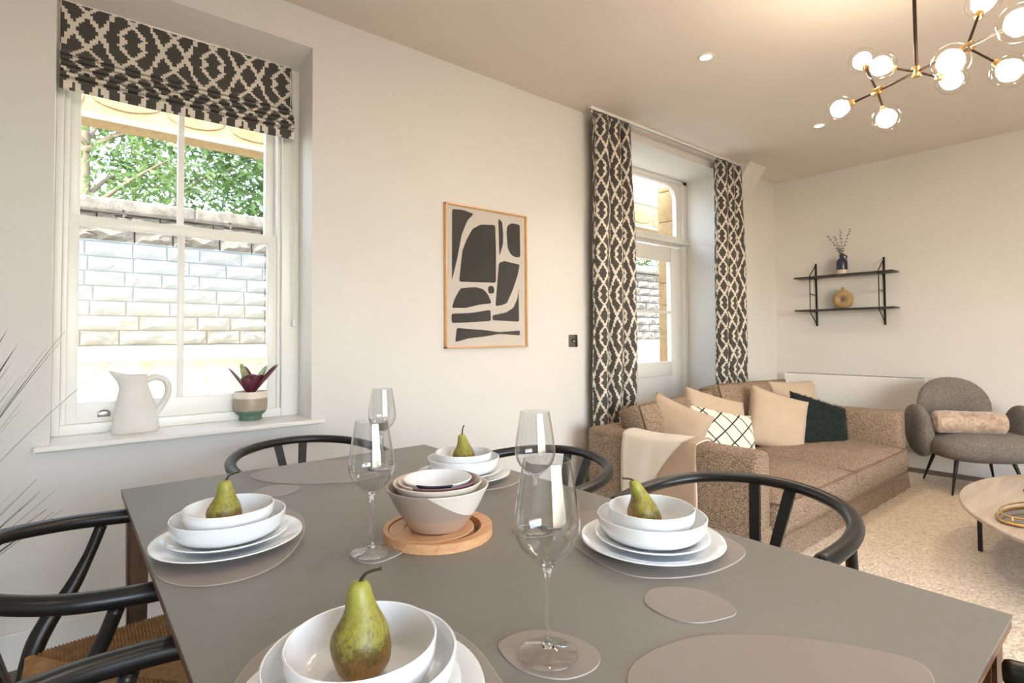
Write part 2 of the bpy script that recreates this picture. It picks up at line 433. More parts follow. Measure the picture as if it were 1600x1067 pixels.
wb_('glazing_bar', [(.379, .403, 2.747, 2.783, .905, 1.625)], lo)
for x0, x1 in ((.037, .381), (.401, .752)): wb_('pane', [(x0, x1, 2.763, 2.767, .908, 1.622)], lo, 'pane', 0)
for x in (.182, .585):
    f = B().box(x - .028 - ox, x + .028 - ox, 2.75 - oy, 2.775 - oy, 1.66 - oz, 1.668 - oz, .002).lathe([(0, 1.668 - oz), (.010, 1.668 - oz), (.010, 1.682 - oz), (.004, 1.686 - oz), (.004, 1.694 - oz), (.007, 1.70 - oz), (0, 1.704 - oz)], 12, Matrix.Translation((x - ox, 2.763 - oy, 0)))
    f.tube([(x - .03 - ox, 2.757 - oy, 1.674 - oz), (x + .005 - ox, 2.76 - oy, 1.677 - oz), (x + .03 - ox, 2.77 - oy, 1.671 - oz)], .004, 8)
    f.out('sash_fastener', M['steel'], w1, auto=40)
B().box(.105 - ox, .147 - ox, 2.741 - oy, 2.7455 - oy, .852 - oz, .874 - oz, .001).tube([(.114 - ox, 2.742 - oy, .872 - oz), (.116 - ox, 2.728 - oy, .878 - oz), (.126 - ox, 2.724 - oy, .880 - oz), (.136 - ox, 2.728 - oy, .878 - oz), (.138 - ox, 2.742 - oy, .872 - oz)], .003, 8).out('sash_lift', M['steel'], w1, auto=40)

# ------------------------------------------------------------------ glazed door with arched-corner transom
d1 = thing('door_1', None, None, (3.9, 3.0, FL), kind='structure')
bs = (3.9, 3.0, FL)
def db(name, boxes, par, mat='gloss_white', bev=.003): return wb_(name, boxes, par, mat, bev, bs)
db('door_frame', [(3.20, 3.27, 2.93, 3.03, FL, 2.635), (4.535, 4.60, 2.93, 3.03, FL, 2.635), (3.20, 4.60, 2.93, 3.03, 2.605, 2.635), (3.26, 4.54, 2.945, 3.03, 2.012, 2.085)], d1)
db('transom_bar', [(3.21, 4.595, 2.895, 2.95, 2.022, 2.046), (3.21, 4.595, 2.915, 2.95, 2.046, 2.09)], d1)
# transom sash with rounded upper corners
tx0, tx1, tz0, tz1 = 3.26, 4.54, 2.085, 2.606
gx0, gx1, gz0, gz1, rr = 3.34, 4.458, 2.10, 2.585, .15
outer = []; inner = []
def ring(x0, x1, z0, z1, r, n=8):
    p = [(x0, z0), (x1, z0)]
    p += [(x1 - r + r * math.cos(a * PI / 2 / n), z1 - r + r * math.sin(a * PI / 2 / n)) for a in range(n + 1)]
    p += [(x0 + r - r * math.sin(a * PI / 2 / n), z1 - r + r * math.cos(a * PI / 2 / n)) for a in range(n + 1)]
    return p
ri = ring(gx0, gx1, gz0, gz1, rr); ro = ring(tx0, tx1, tz0, tz1, .002)
n = len(ri); V = []
for yy in (2.955, 2.995):
    V += [(x - bs[0], yy - bs[1], z - bs[2]) for x, z in ro] + [(x - bs[0], yy - bs[1], z - bs[2]) for x, z in ri]
F = []
for i in range(n):
    j = (i + 1) % n
    F += [(i, j, n + j, n + i), (2 * n + i, 3 * n + i, 3 * n + j, 2 * n + j), (n + i, n + j, 3 * n + j, 3 * n + i)]
mesh('transom_sash', V, F, M['gloss_white'], d1)
B().prism([(x - bs[0], z - bs[2]) for x, z in ring(gx0 - .004, gx1 + .004, gz0 - .004, gz1 + .004, rr)], -.002, .002, Matrix.Translation((0, -.022, 0)) @ Matrix.Rotation(PI / 2, 4, 'X')).out('pane', M['pane'], d1)
lf = db('door_leaf', [(3.275, 3.42, 2.96, 3.005, FL + .01, 1.992), (4.358, 4.532, 2.96, 3.005, FL + .01, 1.992), (3.41, 4.37, 2.96, 3.005, 1.856, 1.992), (3.41, 4.37, 2.96, 3.005, .80, .93), (3.41, 4.37, 2.96, 3.005, FL + .01, .25), (3.41, 4.37, 2.975, 2.99, .24, .81)], d1)
db('glazing_bar', [(3.41, 4.37, 2.962, 3.0, 1.375, 1.398)], lf)
for z0, z1 in ((.927, 1.378), (1.395, 1.860)): db('pane', [(3.416, 4.362, 2.98, 2.984, z0, z1)], lf, 'pane', 0)
db('handle', [(3.50 - .13, 3.50 - .10, 2.953, 2.96, .98, 1.13), (3.50 - .13, 3.50 + .0, 2.915, 2.93, 1.06, 1.08), (3.50 - .125, 3.50 - .105, 2.92, 2.955, 1.06, 1.08)], lf, 'steel')
# honey stone door jamb outside
st_out = thing('trim_3', None, None, (4.6, 3.1, FL), kind='structure')
z = FL; i = 0
while z < 2.62:
    h = (.30, .22, .34, .26)[i % 4]; wd = (.30, .44)[i % 2]
    B().box(-.05, wd, -.055, .13, z - FL + .004, min(z + h, 2.64) - FL, .008).out('stone', M['honey'], st_out, auto=40); z += h; i += 1

# ------------------------------------------------------------------ outside: porch beam, soffit, wall, ground, trees
struct(B().box(-3.5, 10, 3.03, 4.65, -.2, -.02).out('ground', M['render']))
pb = thing('porch_beam', 'honey-coloured stone beam of the porch seen at the top of the window', 'beam', (2.0, 4.1, 2.48))
B().box(-4.0, 7.0, -.10, .12, .0, .26).out('mortar_bed', M['honey_b'], pb)
x = -1.6
while x < 6.5:
    w = random.uniform(.20, .34); g0 = random.uniform(.05, .08)
    h0 = random.uniform(.02, .07); h1 = random.uniform(.17, .24)
    pts = egg([(x, h0 + .03), (x + w * .5, h0), (x + w, h0 + .04), (x + w, h1 - .03), (x + w * .5, h1), (x, h1 - .02)], 3)
    B().prism([(a - 2.0, b) for a, b in pts], 0, .012, Matrix.Translation((0, -.098, 0)) @ Matrix.Rotation(PI / 2, 4, 'X')).out('stone', M['honey'], pb); x += w + g0
B().box(-4.0, 7.0, -.11, -.08, -.008, .012).out('drip_edge', M['render'], pb)
for x in (-3.85, 6.85): B().box(x - .1, x + .1, -.1, .1, -2.50, .0, .01).out('post', M['honey_b'], pb)
struct(B().box(-5, 14, 5.16, 13, 1.2, 1.5).out('garden_bank', plain('bank_earth', (120, 116, 84), .95, var=.2, scale=6)))
sf = thing('porch_rafters', 'white rafter and fascia of the open porch above the stone beam, seen through the transom', 'rafters', (2, 3.6, 2.76))
B().box(-6.0, 5.0, .40, .46, .0, .10, .004).out('fascia', M['gloss_white'], sf)
B().box(-6.0, 5.0, .34, .37, .16, .20, .004).out('gutter', M['gloss_white'], sf)
for i in range(6): B().box(-5.2 + i * 2.0, -5.14 + i * 2.0, -.56, .45, .0, .10, .004).out('rafter', M['gloss_white'], sf)

gw = thing('garden_wall', 'pale split-faced stone retaining wall behind the sash window', 'stone wall', (2.0, 4.8, 0))
B().box(-5.5, 8, .03, .35, -.2, 2.07).box(-5.5, 8, -.055, .36, 2.066, 2.150).out('backing', M['mortar'], gw)
variants = []
for vv in range(8):
    nx, nz = 5, 3; V = []; F = []
    for j in range(nz + 1):
        for i in range(nx + 1):
            e = (i in (0, nx)) or (j in (0, nz))
            V.append((i / nx, (-.0 if e else -.25 - random.random() * 1.3), j / nz + (0 if e else random.uniform(-.08, .08))))
    for j in range(nz):
        for i in range(nx): a = j * (nx + 1) + i; F.append((a, a + 1, a + nx + 2, a + nx + 1))
    # sides
    b0 = len(V); V += [(0, 1.2, 0), (1, 1.2, 0), (1, 1.2, 1), (0, 1.2, 1)]
    F += [tuple([b0 + 1] + [b0 + 0] + [0]) and tuple([b0, b0 + 1] + list(range(nx, -1, -1))), tuple([b0 + 2, b0 + 3] + [nz * (nx + 1) + i for i in range(nx + 1)]),
          tuple([b0 + 3, b0] + [j * (nx + 1) for j in range(nz + 1)]), tuple([b0 + 1, b0 + 2] + [j * (nx + 1) + nx for j in range(nz, -1, -1)])]
    me = bpy.data.meshes.new('stone'); me.from_pydata(V, [], F); me.materials.append(M['stone']); variants.append(me)
cnt = 0
zc = 1.125
for r in range(9):
    hh = .104 if r % 3 else .106
    for xa, xb in ((-1.1, 2.5), (5.2, 7.3)):
        x = xa + random.uniform(-.15, 0)
        while x < xb:
            w = random.uniform(.17, .38)
            if cnt < 299:
                o = bpy.data.objects.new('stone', random.choice(variants)); C.objects.link(o); o.parent = gw
                o.location = (x - 2.0, -.005 + random.uniform(-.008, .008), zc + .004); o.scale = (w - .010, .042, hh - .009); cnt += 1
            x += w
    zc += hh
x = -1.9
while x < 7.6:
    w = random.uniform(.5, .8)
    B().box(x - 2 + .004, x + w - 2 - .004, -.07, .38, 2.072, 2.165, .015).out('coping_stone', M['stone'], gw, auto=40); x += w
B().box(-5.5, 8, -.13, .03, 1.01, 1.118, .008).out('ledge', M['render'], gw, auto=40)
x = -1.9
while x < 7.6:
    B().box(x - 2 + .001, x + .55 - 2 - .001, -.08, .03, -.02, 1.008).out('slab', M['pale_honey'], gw); x += .55

LM = [leaf_mat('leaf_green', (76, 100, 52), (124, 146, 84)), leaf_mat('leaf_dark_green', (62, 88, 48), (104, 130, 74)), leaf_mat('leaf_pale_green', (98, 120, 70), (144, 162, 104))]
BARK = plain('bark', (120, 104, 84), .9, var=.2, scale=12, bump=.6, bscale=40)
def tree(x, y, h, r, li, nleaf, label, cz=None, group=None, ls=.05, zs=1.0):
    t = thing('tree', label, 'tree', (x, y, 1.5))
    b = B(); lean = random.uniform(-.12, .12)
    b.tube(spline([(0, 0, 0), (lean * .4, 0, h * .25), (lean, .05, h * .5), (lean * 1.4, 0, h * .85)], 4), [.085 - .0045 * i for i in range(13)], 8)
    brs = []
    for i in range(7):
        z0 = h * random.uniform(.2, .6); an = random.uniform(0, 2 * PI); L = r * random.uniform(.6, .95)
        e = (math.cos(an) * L, math.sin(an) * L, z0 + random.uniform(.1, .6)); mid = (e[0] * .5, e[1] * .5, z0 + .25)
        b.tube(spline([(lean * z0 / h, 0, z0 - .1), mid, e], 4), [.03 - .0028 * q for q in range(9)], 6); brs.append(e)
    b.out('trunk', BARK, t, True)
    V = []; F = []
    cl = [(random.gauss(0, .45) * r, random.gauss(0, .4) * r, (cz or h * .55) + random.gauss(0, .38) * h * zs) for _ in range(34)] + brs
    for i in range(nleaf):
        c = random.choice(cl); q = Vector(c) + Vector((random.gauss(0, .22), random.gauss(0, .22), random.gauss(0, .17)))
        if q.z < -.1: continue
        R = Euler((random.uniform(-1.2, 1.2), random.uniform(-1, 1), random.uniform(0, 2 * PI))).to_matrix(); s = ls * random.uniform(.6, 1.3); n0 = len(V)
        for p in ((0, -s, 0), (s * .42, -.1 * s, s * .1), (0, s, 0), (-s * .42, -.1 * s, s * .1)): V.append(q + R @ Vector(p))
        F += [(n0, n0 + 1, n0 + 2), (n0, n0 + 2, n0 + 3)]
    o = mesh('foliage', V, F, LM[li], t); o['kind'] = 'stuff'
    return t
tree(.15, 7.4, 3.2, 1.1, 0, 4300, 'airy green tree with slim trunk at the left edge of the upper sash')
tree(1.2, 9.4, 3.8, 1.3, 2, 6000, 'pale green leafy tree behind the middle of the stone wall coping')
tree(2.3, 7.6, 3.2, 1.1, 1, 6500, 'dark green bushy tree at the right of the upper sash', ls=.065)
tree(4.6, 8.6, 3.6, 1.4, 0, 5000, 'green tree farther right behind the stone wall, mostly hidden by the window frame')
tree(-1.6, 9.6, 3.6, 1.4, 2, 4000, 'pale tree left of the slim-trunked one, mostly hidden by the wall')
tree(9.3, 7.2, 3.2, 1.3, 1, 4000, 'dark green tree seen through the transom above the glazed door', cz=.6, zs=.6)

# ================================================================== SOFT FURNISHINGS AT WINDOWS
def cloth_strip(pathpts, uv_u, name, mat, parent, vertical):
    pass
# roman blind: one cloth with stacked folds, UV follows the cloth
def roman_blind():
    t = thing('roman_blind', 'charcoal roman blind with a pale trellis pattern, pulled up over the sash window', 'blind', (.405, 2.70, 2.15))
    prof = [(0.0, .330), (-.004, .20), (-.012, .140)]     # (y, z) local, top to first fold
    for i in range(5):
        zt = .122 - i * .0235; d = -.010 - .007 * i
        prof += [(d - .010, zt + .008), (d - .020, zt - .004), (d - .016, zt - .010), (d + .002, zt - .0125)]
    prof += [(-.060, .004), (-.066, -.006), (-.062, -.032), (-.052, -.036), (-.045, -.02)]
    P = spline([(0, a, b) for a, b in prof], 3)
    nx = 36; V = []; F = []; uv = []
    s = 0; sl = [0]
    for i in range(1, len(P)): s += (P[i] - P[i - 1]).length; sl.append(s)
    # the cloth tucked away inside the stack is skipped so the print reads nearly continuous
    x0, x1 = -.433, .433
    for i, p in enumerate(P):
        for j in range(nx + 1):
            u = j / nx; x = x0 + (x1 - x0) * u
            ww = .002 * math.sin(9 * u + 3 * p.z * 10)
            V.append((x, p.y + ww * (1 if p.z < .12 else .3), p.z - .004 * math.sin(u * PI) * (1 if p.z < .12 else 0))); uv.append((x + .500, -.045 - (.33 - p.z if i < 7 else .20 + (i - 7) / (len(P) - 8) * .235)))
    for i in range(len(P) - 1):
        for j in range(nx): a = i * (nx + 1) + j; F.append((a, a + 1, a + nx + 2, a + nx + 1))
    mesh('cloth', V, F, M['lattice'], t, True, uvs=uv)
    B().box(-.431, .431, .006, .014, -.01, .325).out('lining', M['lining'], t)
    B().box(-.432, .432, .0, .03, .326, .345, .002).out('head_rail', M['gloss_white'], t)
    b = B(); b.tube(spline([(.425, -.01, .31), (.434, -.012, -.3), (.440, -.012, -.75), (.446, -.012, -.90), (.452, -.010, -.75), (.446, -.006, -.3), (.44, 0, .31)], 5), .0016, 6)
    b.out('pull_cord', M['gloss_white'], t, True)
    B().box(.439, .453, -.016, -.006, -.93, -.895, .002).out('cord_weight', M['gloss_white'], t)
roman_blind()

def curtain(name, label, xa, xb, nf, flat, ztop=2.665, zbot=FL + .01, y0=2.425, seed=1, flare=.02):
    rnd = random.Random(seed)
    t = thing(name, label, 'curtain', ((xa + xb) / 2, y0, zbot), group=None)
    nx = nf * 12; nz = 30; V = []; F = []; uv = []
    amp = [rnd.uniform(.035, .055) for _ in range(nf + 1)]; ph = [rnd.uniform(-.3, .3) for _ in range(nf + 1)]
    xm = (xa + xb) / 2
    # plan path
    def plan(u, zf):
        k = u * nf; i = int(min(k, nf - 1)); a = amp[i] * (1 - (k - i)) + amp[i + 1] * (k - i)
        x = (u - .5) * (xb - xa); w = 1 + flare * (1 - zf) * 2
        xx = x * w + .018 * math.sin(2 * PI * k + 1.3 + ph[i] * .5) + .004 * math.sin(17 * zf + i)
        yy = a * math.sin(2 * PI * k + .6 * math.sin(zf * 5 + i)) * (.75 + .25 * (1 - zf))
        return xx, yy
    H = ztop - zbot
    for j in range(nz + 1):
        zf = j / nz; s = 0; pr = None; row = []
        for i in range(nx + 1):
            x, yv = plan(i / nx, zf)
            if pr: s += math.hypot(x - pr[0], yv - pr[1])
            pr = (x, yv); row.append((x, yv, s))
        for x, yv, sv in row:
            V.append((x, yv, zf * H)); uv.append((sv / s * flat + .02, zf * H + .03))
    for j in range(nz):
        for i in range(nx): a = j * (nx + 1) + i; F.append((a, a + 1, a + nx + 2, a + nx + 1))
    o = mesh('cloth', V, F, M['lattice'], t, True, uvs=uv)
    md = o.modifiers.new('thick', 'SOLIDIFY'); md.thickness = .003
    for i in range(nf + 1):
        x = -(xb - xa) / 2 + (xb - xa) * i / nf; B().box(x - .004, x + .004, -.004, .004, H - .004, H + .014).out('hook', M['gloss_white'], t)
    return t
curtain('curtain', 'long charcoal trellis-patterned curtain stacked at the left of the glazed door', 2.70, 3.105, 3, .74, seed=3)
curtain('curtain', 'long charcoal trellis-patterned curtain stacked at the right of the glazed door', 4.235, 4.665, 3, .74, seed=8)
t = thing('curtain_track', 'slim pale curtain track on the ceiling above the glazed door', 'curtain track', (3.7, 2.425, CEIL - .02))
B().box(-1.02, 1.0, -.012, .012, 0.002, .02, .003).out('rail', M['gloss_white'], t, auto=40)
B().box(-1.02, 1.0, -.004, .004, -.001, .003).out('slot', M['steel'], t)

# ================================================================== WALL THINGS
def artwork():
    t = thing('framed_print', 'framed abstract print of black cut-out shapes on pale paper, thin light wood frame', 'picture', (1.895, 2.53, 1.505))
    w, h = .295, .402
    fb = B().box(-w, w, -.026, 0, h - .009, h, .001).box(-w, w, -.026, 0, -h, -h + .009, .001).box(-w, -w + .009, -.026, 0, -h, h, .001).box(w - .009, w, -.026, 0, -h, h, .001)
    fb.out('frame', plain('pale_oak_frame', (222, 178, 128), .35, .2, var=.05), t, auto=40)
    B().box(-w + .008, w - .008, -.008, -.001, -h + .008, h - .008).out('paper', plain('pale_print_paper', (208, 199, 190), .8, var=.01), t)
    polys = {
    'a': [(1.651, 1.877), (1.726, 1.881), (1.799, 1.869), (1.754, 1.825), (1.714, 1.739), (1.685, 1.605), (1.649, 1.479)],
    'b': [(1.696, 1.474), (1.719, 1.65), (1.748, 1.715), (1.789, 1.782), (1.848, 1.815), (1.953, 1.825), (1.959, 1.659), (1.956, 1.483)],
    'c': [(1.977, 1.867), (2.006, 1.849), (2.013, 1.784), (2.011, 1.714), (1.983, 1.644)],
    'd': [(2.048, 1.834), (2.08, 1.852), (2.144, 1.851), (2.146, 1.651), (2.105, 1.648), (2.073, 1.66), (2.047, 1.697), (2.038, 1.797)],
    'e': [(1.98, 1.603), (2.021, 1.618), (2.079, 1.611), (2.141, 1.606), (2.125, 1.541), (2.084, 1.447), (2.038, 1.365), (1.993, 1.351), (1.952, 1.346)],
    'f': [(2.131, 1.46), (2.133, 1.256), (1.93, 1.263), (1.929, 1.291), (2.031, 1.31), (2.09, 1.341), (2.121, 1.398)],
    'g': [(1.647, 1.326), (1.667, 1.38), (1.707, 1.439), (1.811, 1.45), (1.864, 1.441), (1.9, 1.409), (1.924, 1.361), (1.834, 1.35), (1.74, 1.328)],
    'h': [(1.901, 1.458), (1.925, 1.466), (1.944, 1.452), (1.941, 1.42), (1.906, 1.417), (1.897, 1.438)],
    'i': [(1.645, 1.294), (1.775, 1.301), (1.916, 1.323), (1.918, 1.258), (1.786, 1.249), (1.647, 1.242)],
    'j': [(1.68, 1.217), (1.74, 1.211), (1.857, 1.206), (1.979, 1.193), (2.139, 1.203), (2.139, 1.173), (1.979, 1.182), (1.88, 1.168), (1.762, 1.158), (1.669, 1.137)]}
    ink = plain('charcoal_ink', (44, 42, 40), .7, var=.05)
    for kk, pp in polys.items():
        sm = []
        n = len(pp)
        for i in range(n):      # light corner rounding
            a, b, c = Vector(pp[i - 1]), Vector(pp[i]), Vector(pp[(i + 1) % n])
            l1 = min(.25 * (a - b).length, .012); l2 = min(.25 * (c - b).length, .012)
            p1 = b + (a - b).normalized() * l1; p2 = b + (c - b).normalized() * l2
            sm += [p1, (p1 + p2 + 2 * b) / 4, p2]
        B().prism([(p.x - 1.895, p.y - 1.505) for p in sm], 0, .0006, Matrix.Translation((0, -.008, 0)) @ Matrix.Rotation(PI / 2, 4, 'X')).out('printed_shape', ink, t)
    B().box(-w + .008, w - .008, -.019, -.017, -h + .008, h - .008).out('glazing', M['art_glass'], t)
artwork()

t = thing('wall_socket', 'small brushed steel data socket plate on the wall left of the curtain', 'socket', (2.607, YW, 1.136))
B().box(-.041, .041, -.006, 0, -.041, .041, .003).out('plate', M['steel'], t, auto=40)
B().box(-.016, .016, -.009, -.005, -.013, .013, .001).out('insert', M['black_metal'], t)
B().box(-.008, .008, -.0095, -.0085, -.008, .004).out('port', plain('grey_plastic', (150, 150, 150), .5), t)

# panel heater on the right wall
t = thing('panel_heater', 'long low white ribbed panel heater on the wall behind the sofa', 'heater', (XR, 1.86, .235))
B().box(-.085, -.028, -.565, .565, 0, .565, .005).out('body', M['gloss_white'], t, auto=40)
for i in range(22):
    z = .022 + i * .0245
    B().box(-.089, -.084, -.562, .562, z, z + .0215, .002).out('slat', M['gloss_white'], t)
B().box(-.083, -.045, -.55, .55, .5645, .5675).out('grille', plain('dark_grille', (70, 64, 58), .6), t)
for y in (-.50, .46): B().box(-.03, -.001, y, y + .04, .05, .5).out('bracket', M['steel'], t)

# wall shelf
def shelf():
    t = thing('wall_shelf', 'black two-tier wall shelf with ladder-like metal sides', 'shelf', (XR, 1.875, 1.25))
    for zz in (1.403, 1.712):
        B().box(-.185, -.012, -.40, .40, zz - 1.25 - .014, zz - 1.25, .003).out('shelf_board', plain('black_stained_board', (44, 42, 42), .45, var=.1), t, auto=40)
    for yy in (-.288, .27):
        b = B().box(-.010, 0, yy - .007, yy + .007, 0, .595)
        b.tube([(-.152, yy, .125), (-.152, yy, .475)], .0045, 8).tube([(-.152, yy, .128), (-.006, yy, .015)], .0045, 8).tube([(-.152, yy, .472), (-.006, yy, .58)], .0045, 8)
        b.tube([(-.152, yy, .305), (-.005, yy, .29)], .004, 8).tube([(-.152, yy, .444), (-.005, yy, .444)], .004, 8).tube([(-.152, yy, .135), (-.005, yy, .135)], .004, 8)
        b.out('side_frame', M['black_metal'], t, auto=50)
shelf()
def handled_bottle():
    t = thing('bottle_vase', 'navy and cream stoneware bottle with a small handle on the upper wall shelf', 'vase', (5.445, 1.888, 1.712), -.6)
    g = G('dipped_navy_glaze'); sp = g.t.nodes.new('ShaderNodeSeparateXYZ'); g.link(g.coord(), sp.inputs[0])
    g.col(g.mix(g.mt('GREATER_THAN', sp.outputs[2], .042), lin((214, 200, 182)), lin((42, 48, 70)))); mt = g.set(Roughness=.25)
    B().lathe([(0, 0), (.043, 0), (.045, .004), (.045, .105), (.042, .125), (.030, .142), (.018, .152), (.016, .165), (.019, .172), (.019, .178), (.014, .178), (.012, .15), (0, .14)], 28).out('body', mt, t, True)
    B().tube(spline([(.015, 0, .17), (.035, 0, .178), (.047, 0, .165), (.044, 0, .148), (.034, 0, .138)], 5), .0055, 8).out('handle', mt, t, True)
handled_bottle()
def twigs():
    t = thing('eucalyptus_sprigs', 'dark green eucalyptus sprigs standing in the navy bottle on the shelf', 'sprigs', (5.445, 1.888, 1.712))
    ends = [(.02, .125, .375), (.0, .06, .36), (.01, .01, .405), (-.01, -.075, .40), (.0, .03, .25)]
    gm = plain('eucalyptus_leaf', (58, 66, 44), .6, var=.2)
    for e in ends:
        b = B(); pts = spline([(0, 0, .12), (e[0] * .25, e[1] * .2, .12 + (e[2] - .12) * .4), e], 6); b.tube(pts, .0012, 5)
        b.out('stem', plain('twig', (82, 70, 46), .8) if 'twig' not in bpy.data.materials else bpy.data.materials['twig'], t)
        for i, p in enumerate(pts[4:]):
            for s in (-1, 1):
                L = .015 - .0008 * i
                sb = B().sph((0, 0, 0), L * .55, 8, 4, sc=(.25, 1, .75)); a = random.uniform(0, 3)
                mt = Matrix.Translation(p + Vector((.3 * L * s, .75 * L * s, random.uniform(-.3, .5) * L))) @ Euler((random.uniform(-.6, .6), 0, a)).to_matrix().to_4x4()
                o = B().add(sb.v, sb.f, mt).out('leaf', gm, t, True)
twigs()
t = thing('ring_vase', 'round tan ceramic vase with a hole in the middle on the lower wall shelf', 'vase', (5.45, 1.887, 1.403), 0)
b = B(); V = []; F = []
nu, nv = 36, 16
for i in range(nu):
    a = 2 * PI * i / nu
    for j in range(nv):
        q = 2 * PI * j / nv; rr_ = .052 + .034 * math.cos(q); V.append((.034 * math.sin(q), rr_ * math.cos(a), .083 + rr_ * math.sin(a)))
for i in range(nu):
    for j in range(nv): F.append((i * nv + j, ((i + 1) % nu) * nv + j, ((i + 1) % nu) * nv + (j + 1) % nv, i * nv + (j + 1) % nv))
b.add(V, F); b.lathe([(.016, .15), (.014, .172), (.015, .192), (.011, .192), (.010, .165), (0, .16)], 20)
b.out('body', plain('sandy_glaze', (176, 146, 102), .55, var=.22, scale=12, bump=.3, bscale=80), t, True)

# downlights
def downlight(x, y, label, power, col):
    t = thing('ceiling_spotlight', label, 'light', (x, y, CEIL), group='recessed ceiling spotlights')
    B().lathe([(.030, -.001), (.030, -.004), (.044, -.005), (.046, -.001), (.046, 0), (.030, 0)], 28).out('bezel', M['gloss_white'], t, True)
    B().lathe([(0, -.0035), (.029, -.0035), (.029, -.001)], 24).out('lens', emit('lamp_lens_%d' % int(power * 10), col, 14), t)
    l = bpy.data.lights.new('spot', 'SPOT'); l.energy = power; l.color = col; l.spot_size = math.radians(120); l.spot_blend = .8; l.shadow_soft_size = .03
    o = bpy.data.objects.new('spot', l); C.objects.link(o); o.location = (x, y, CEIL - .02)
downlight(2.71, 1.593, 'recessed ceiling spotlight left of the chandelier, above the sofa arm', DL_POWER * 1.6, WARM)
downlight(4.25, 1.603, 'recessed ceiling spotlight beside the lowest globe of the chandelier, near the far corner', DL_POWER * 1.6, WARM)
for x, y, s, c, w in ((4.25, -.1, 2.2, WARM, 'above the middle of the coffee table'), (2.71, -.1, 1.6, WARM, 'above the rug between dining and coffee tables'), (4.25, -1.9, 1.4, WARM, 'farthest from the window wall, by the right wall'),
        (1.0, 1.0, 1.2, NEUT, 'above the far half of the dining table'), (1.0, -.6, 1.4, NEUT, 'above the near end of the dining table'), (-.9, .4, .7, NEUT, 'left of the dining table'), (1.6, -2.2, 1.6, NEUT, 'behind the camera')):
    downlight(x, y, 'added ceiling fill spotlight ' + w + ', outside the picture', DL_POWER * s, c)  # extra spotlights added out of view to fill the room with light

# chandelier
def chandelier():
    Hc = Vector((2.47, .587, 2.153))
    t = thing('chandelier', 'dark bronze branching chandelier with brass joints and clear glass globes', 'chandelier', Hc)
    b = B().tube([(0, 0, .02), (-.002, 0, CEIL - Hc.z - .02)], .0065, 12); b.out('stem', M['bronze_rod'], t, auto=50)
    B().lathe([(0, CEIL - Hc.z - .03), (.055, CEIL - Hc.z - .03), (.06, CEIL - Hc.z - .02), (.06, CEIL - Hc.z)], 28).out('ceiling_rose', M['bronze_rod'], t, auto=50)
    K1 = Vector((2.529, .732, 2.147)); K2 = Vector((2.361, .418, 2.138))
    gl = [((2.593, .803, 2.322), K1), ((2.365, .672, 2.176), Hc), ((2.522, .869, 2.12), K1), ((2.466, .686, 2.006), K1), ((2.106, .412, 2.005), K2), ((2.573, .503, 2.121), Hc), ((2.403, .378, 2.295), K2), ((2.025, .245, 2.021), K2), ((2.341, .309, 2.01), K2)]
    def arm(a, b_, r=.0045): return B().tube([a - Hc, b_ - Hc], r, 10).out('arm', M['bronze_rod'], t, auto=50)
    arm(Hc, K1); arm(Hc, K2)
    for k, ax in ((Hc, (0, 0, 1)), (K1, (.4, .9, 0)), (K2, (.4, .9, 0))):
        m_ = Matrix.Translation(k - Hc) @ Vector(ax).to_track_quat('Z', 'Y').to_matrix().to_4x4()
        B().lathe([(0, -.019), (.0135, -.019), (.015, -.017), (.015, .017), (.0135, .019), (0, .019)], 20, m_).out('joint', M['brass'], t, auto=50)
    bulb_m = emit('lit_opal_glass', (1.0, .83, .66), 68)
    for p, k in gl:
        p = Vector(p); d = (p - k).normalized(); r = .052
        arm(k, p - d * (r - .002))
        m_ = Matrix.Translation(p - Hc) @ d.to_track_quat('Z', 'Y').to_matrix().to_4x4()
        prof = [(.012, -r + .002)] + [(r * math.cos(a), r * math.sin(a)) for a in [-1.3 + (1.3 + PI / 2) * i / 14 for i in range(15)]]
        g = B().lathe(prof, 28, m_).out('globe', M['globe'], t, True)
        s = B().lathe([(0, -r - .006), (.011, -r - .006), (.013, -r), (.013, -r + .014), (0, -r + .014)], 16, m_).out('socket', M['brass'], g, auto=50)
        B().lathe([(.008, -r + .014), (.020, -r + .020), (.030, -.016), (.035, 0), (.031, .016), (.020, .029), (0, .035)], 20, m_).out('bulb', bulb_m, g, True)
chandelier()

# ================================================================== DINING TABLE
t = thing('dining_table', 'long dining table with a matt grey top and dark walnut legs', 'table', (.60, 1.0, FL))
tx0, tx1, ty0, ty1 = .124, 1.076, .158, 1.845
def tb(name, bx, mat, bev=.002): return B().box(bx[0] - .6, bx[1] - .6, bx[2] - 1, bx[3] - 1, bx[4] - FL, bx[5] - FL, bev).out(name, M[mat], t, auto=40)
tb('tabletop', (tx0, tx1, ty0, ty1, TT - .006, TT), 'slate', .001)
tb('top_edge', (tx0 + .001, tx1 - .001, ty0 + .001, ty1 - .001, TT - .022, TT - .0062), 'walnut_edge', .004)
for x0 in (tx0 + .125, tx1 - .145): tb('apron', (x0, x0 + .02, ty0 + .06, ty1 - .06, TT - .082, TT - .0222), 'walnut_edge')
for y0 in (ty0 + .04, ty1 - .06): tb('apron', (tx0 + .06, tx1 - .06, y0, y0 + .02, TT - .082, TT - .0222), 'walnut_edge')
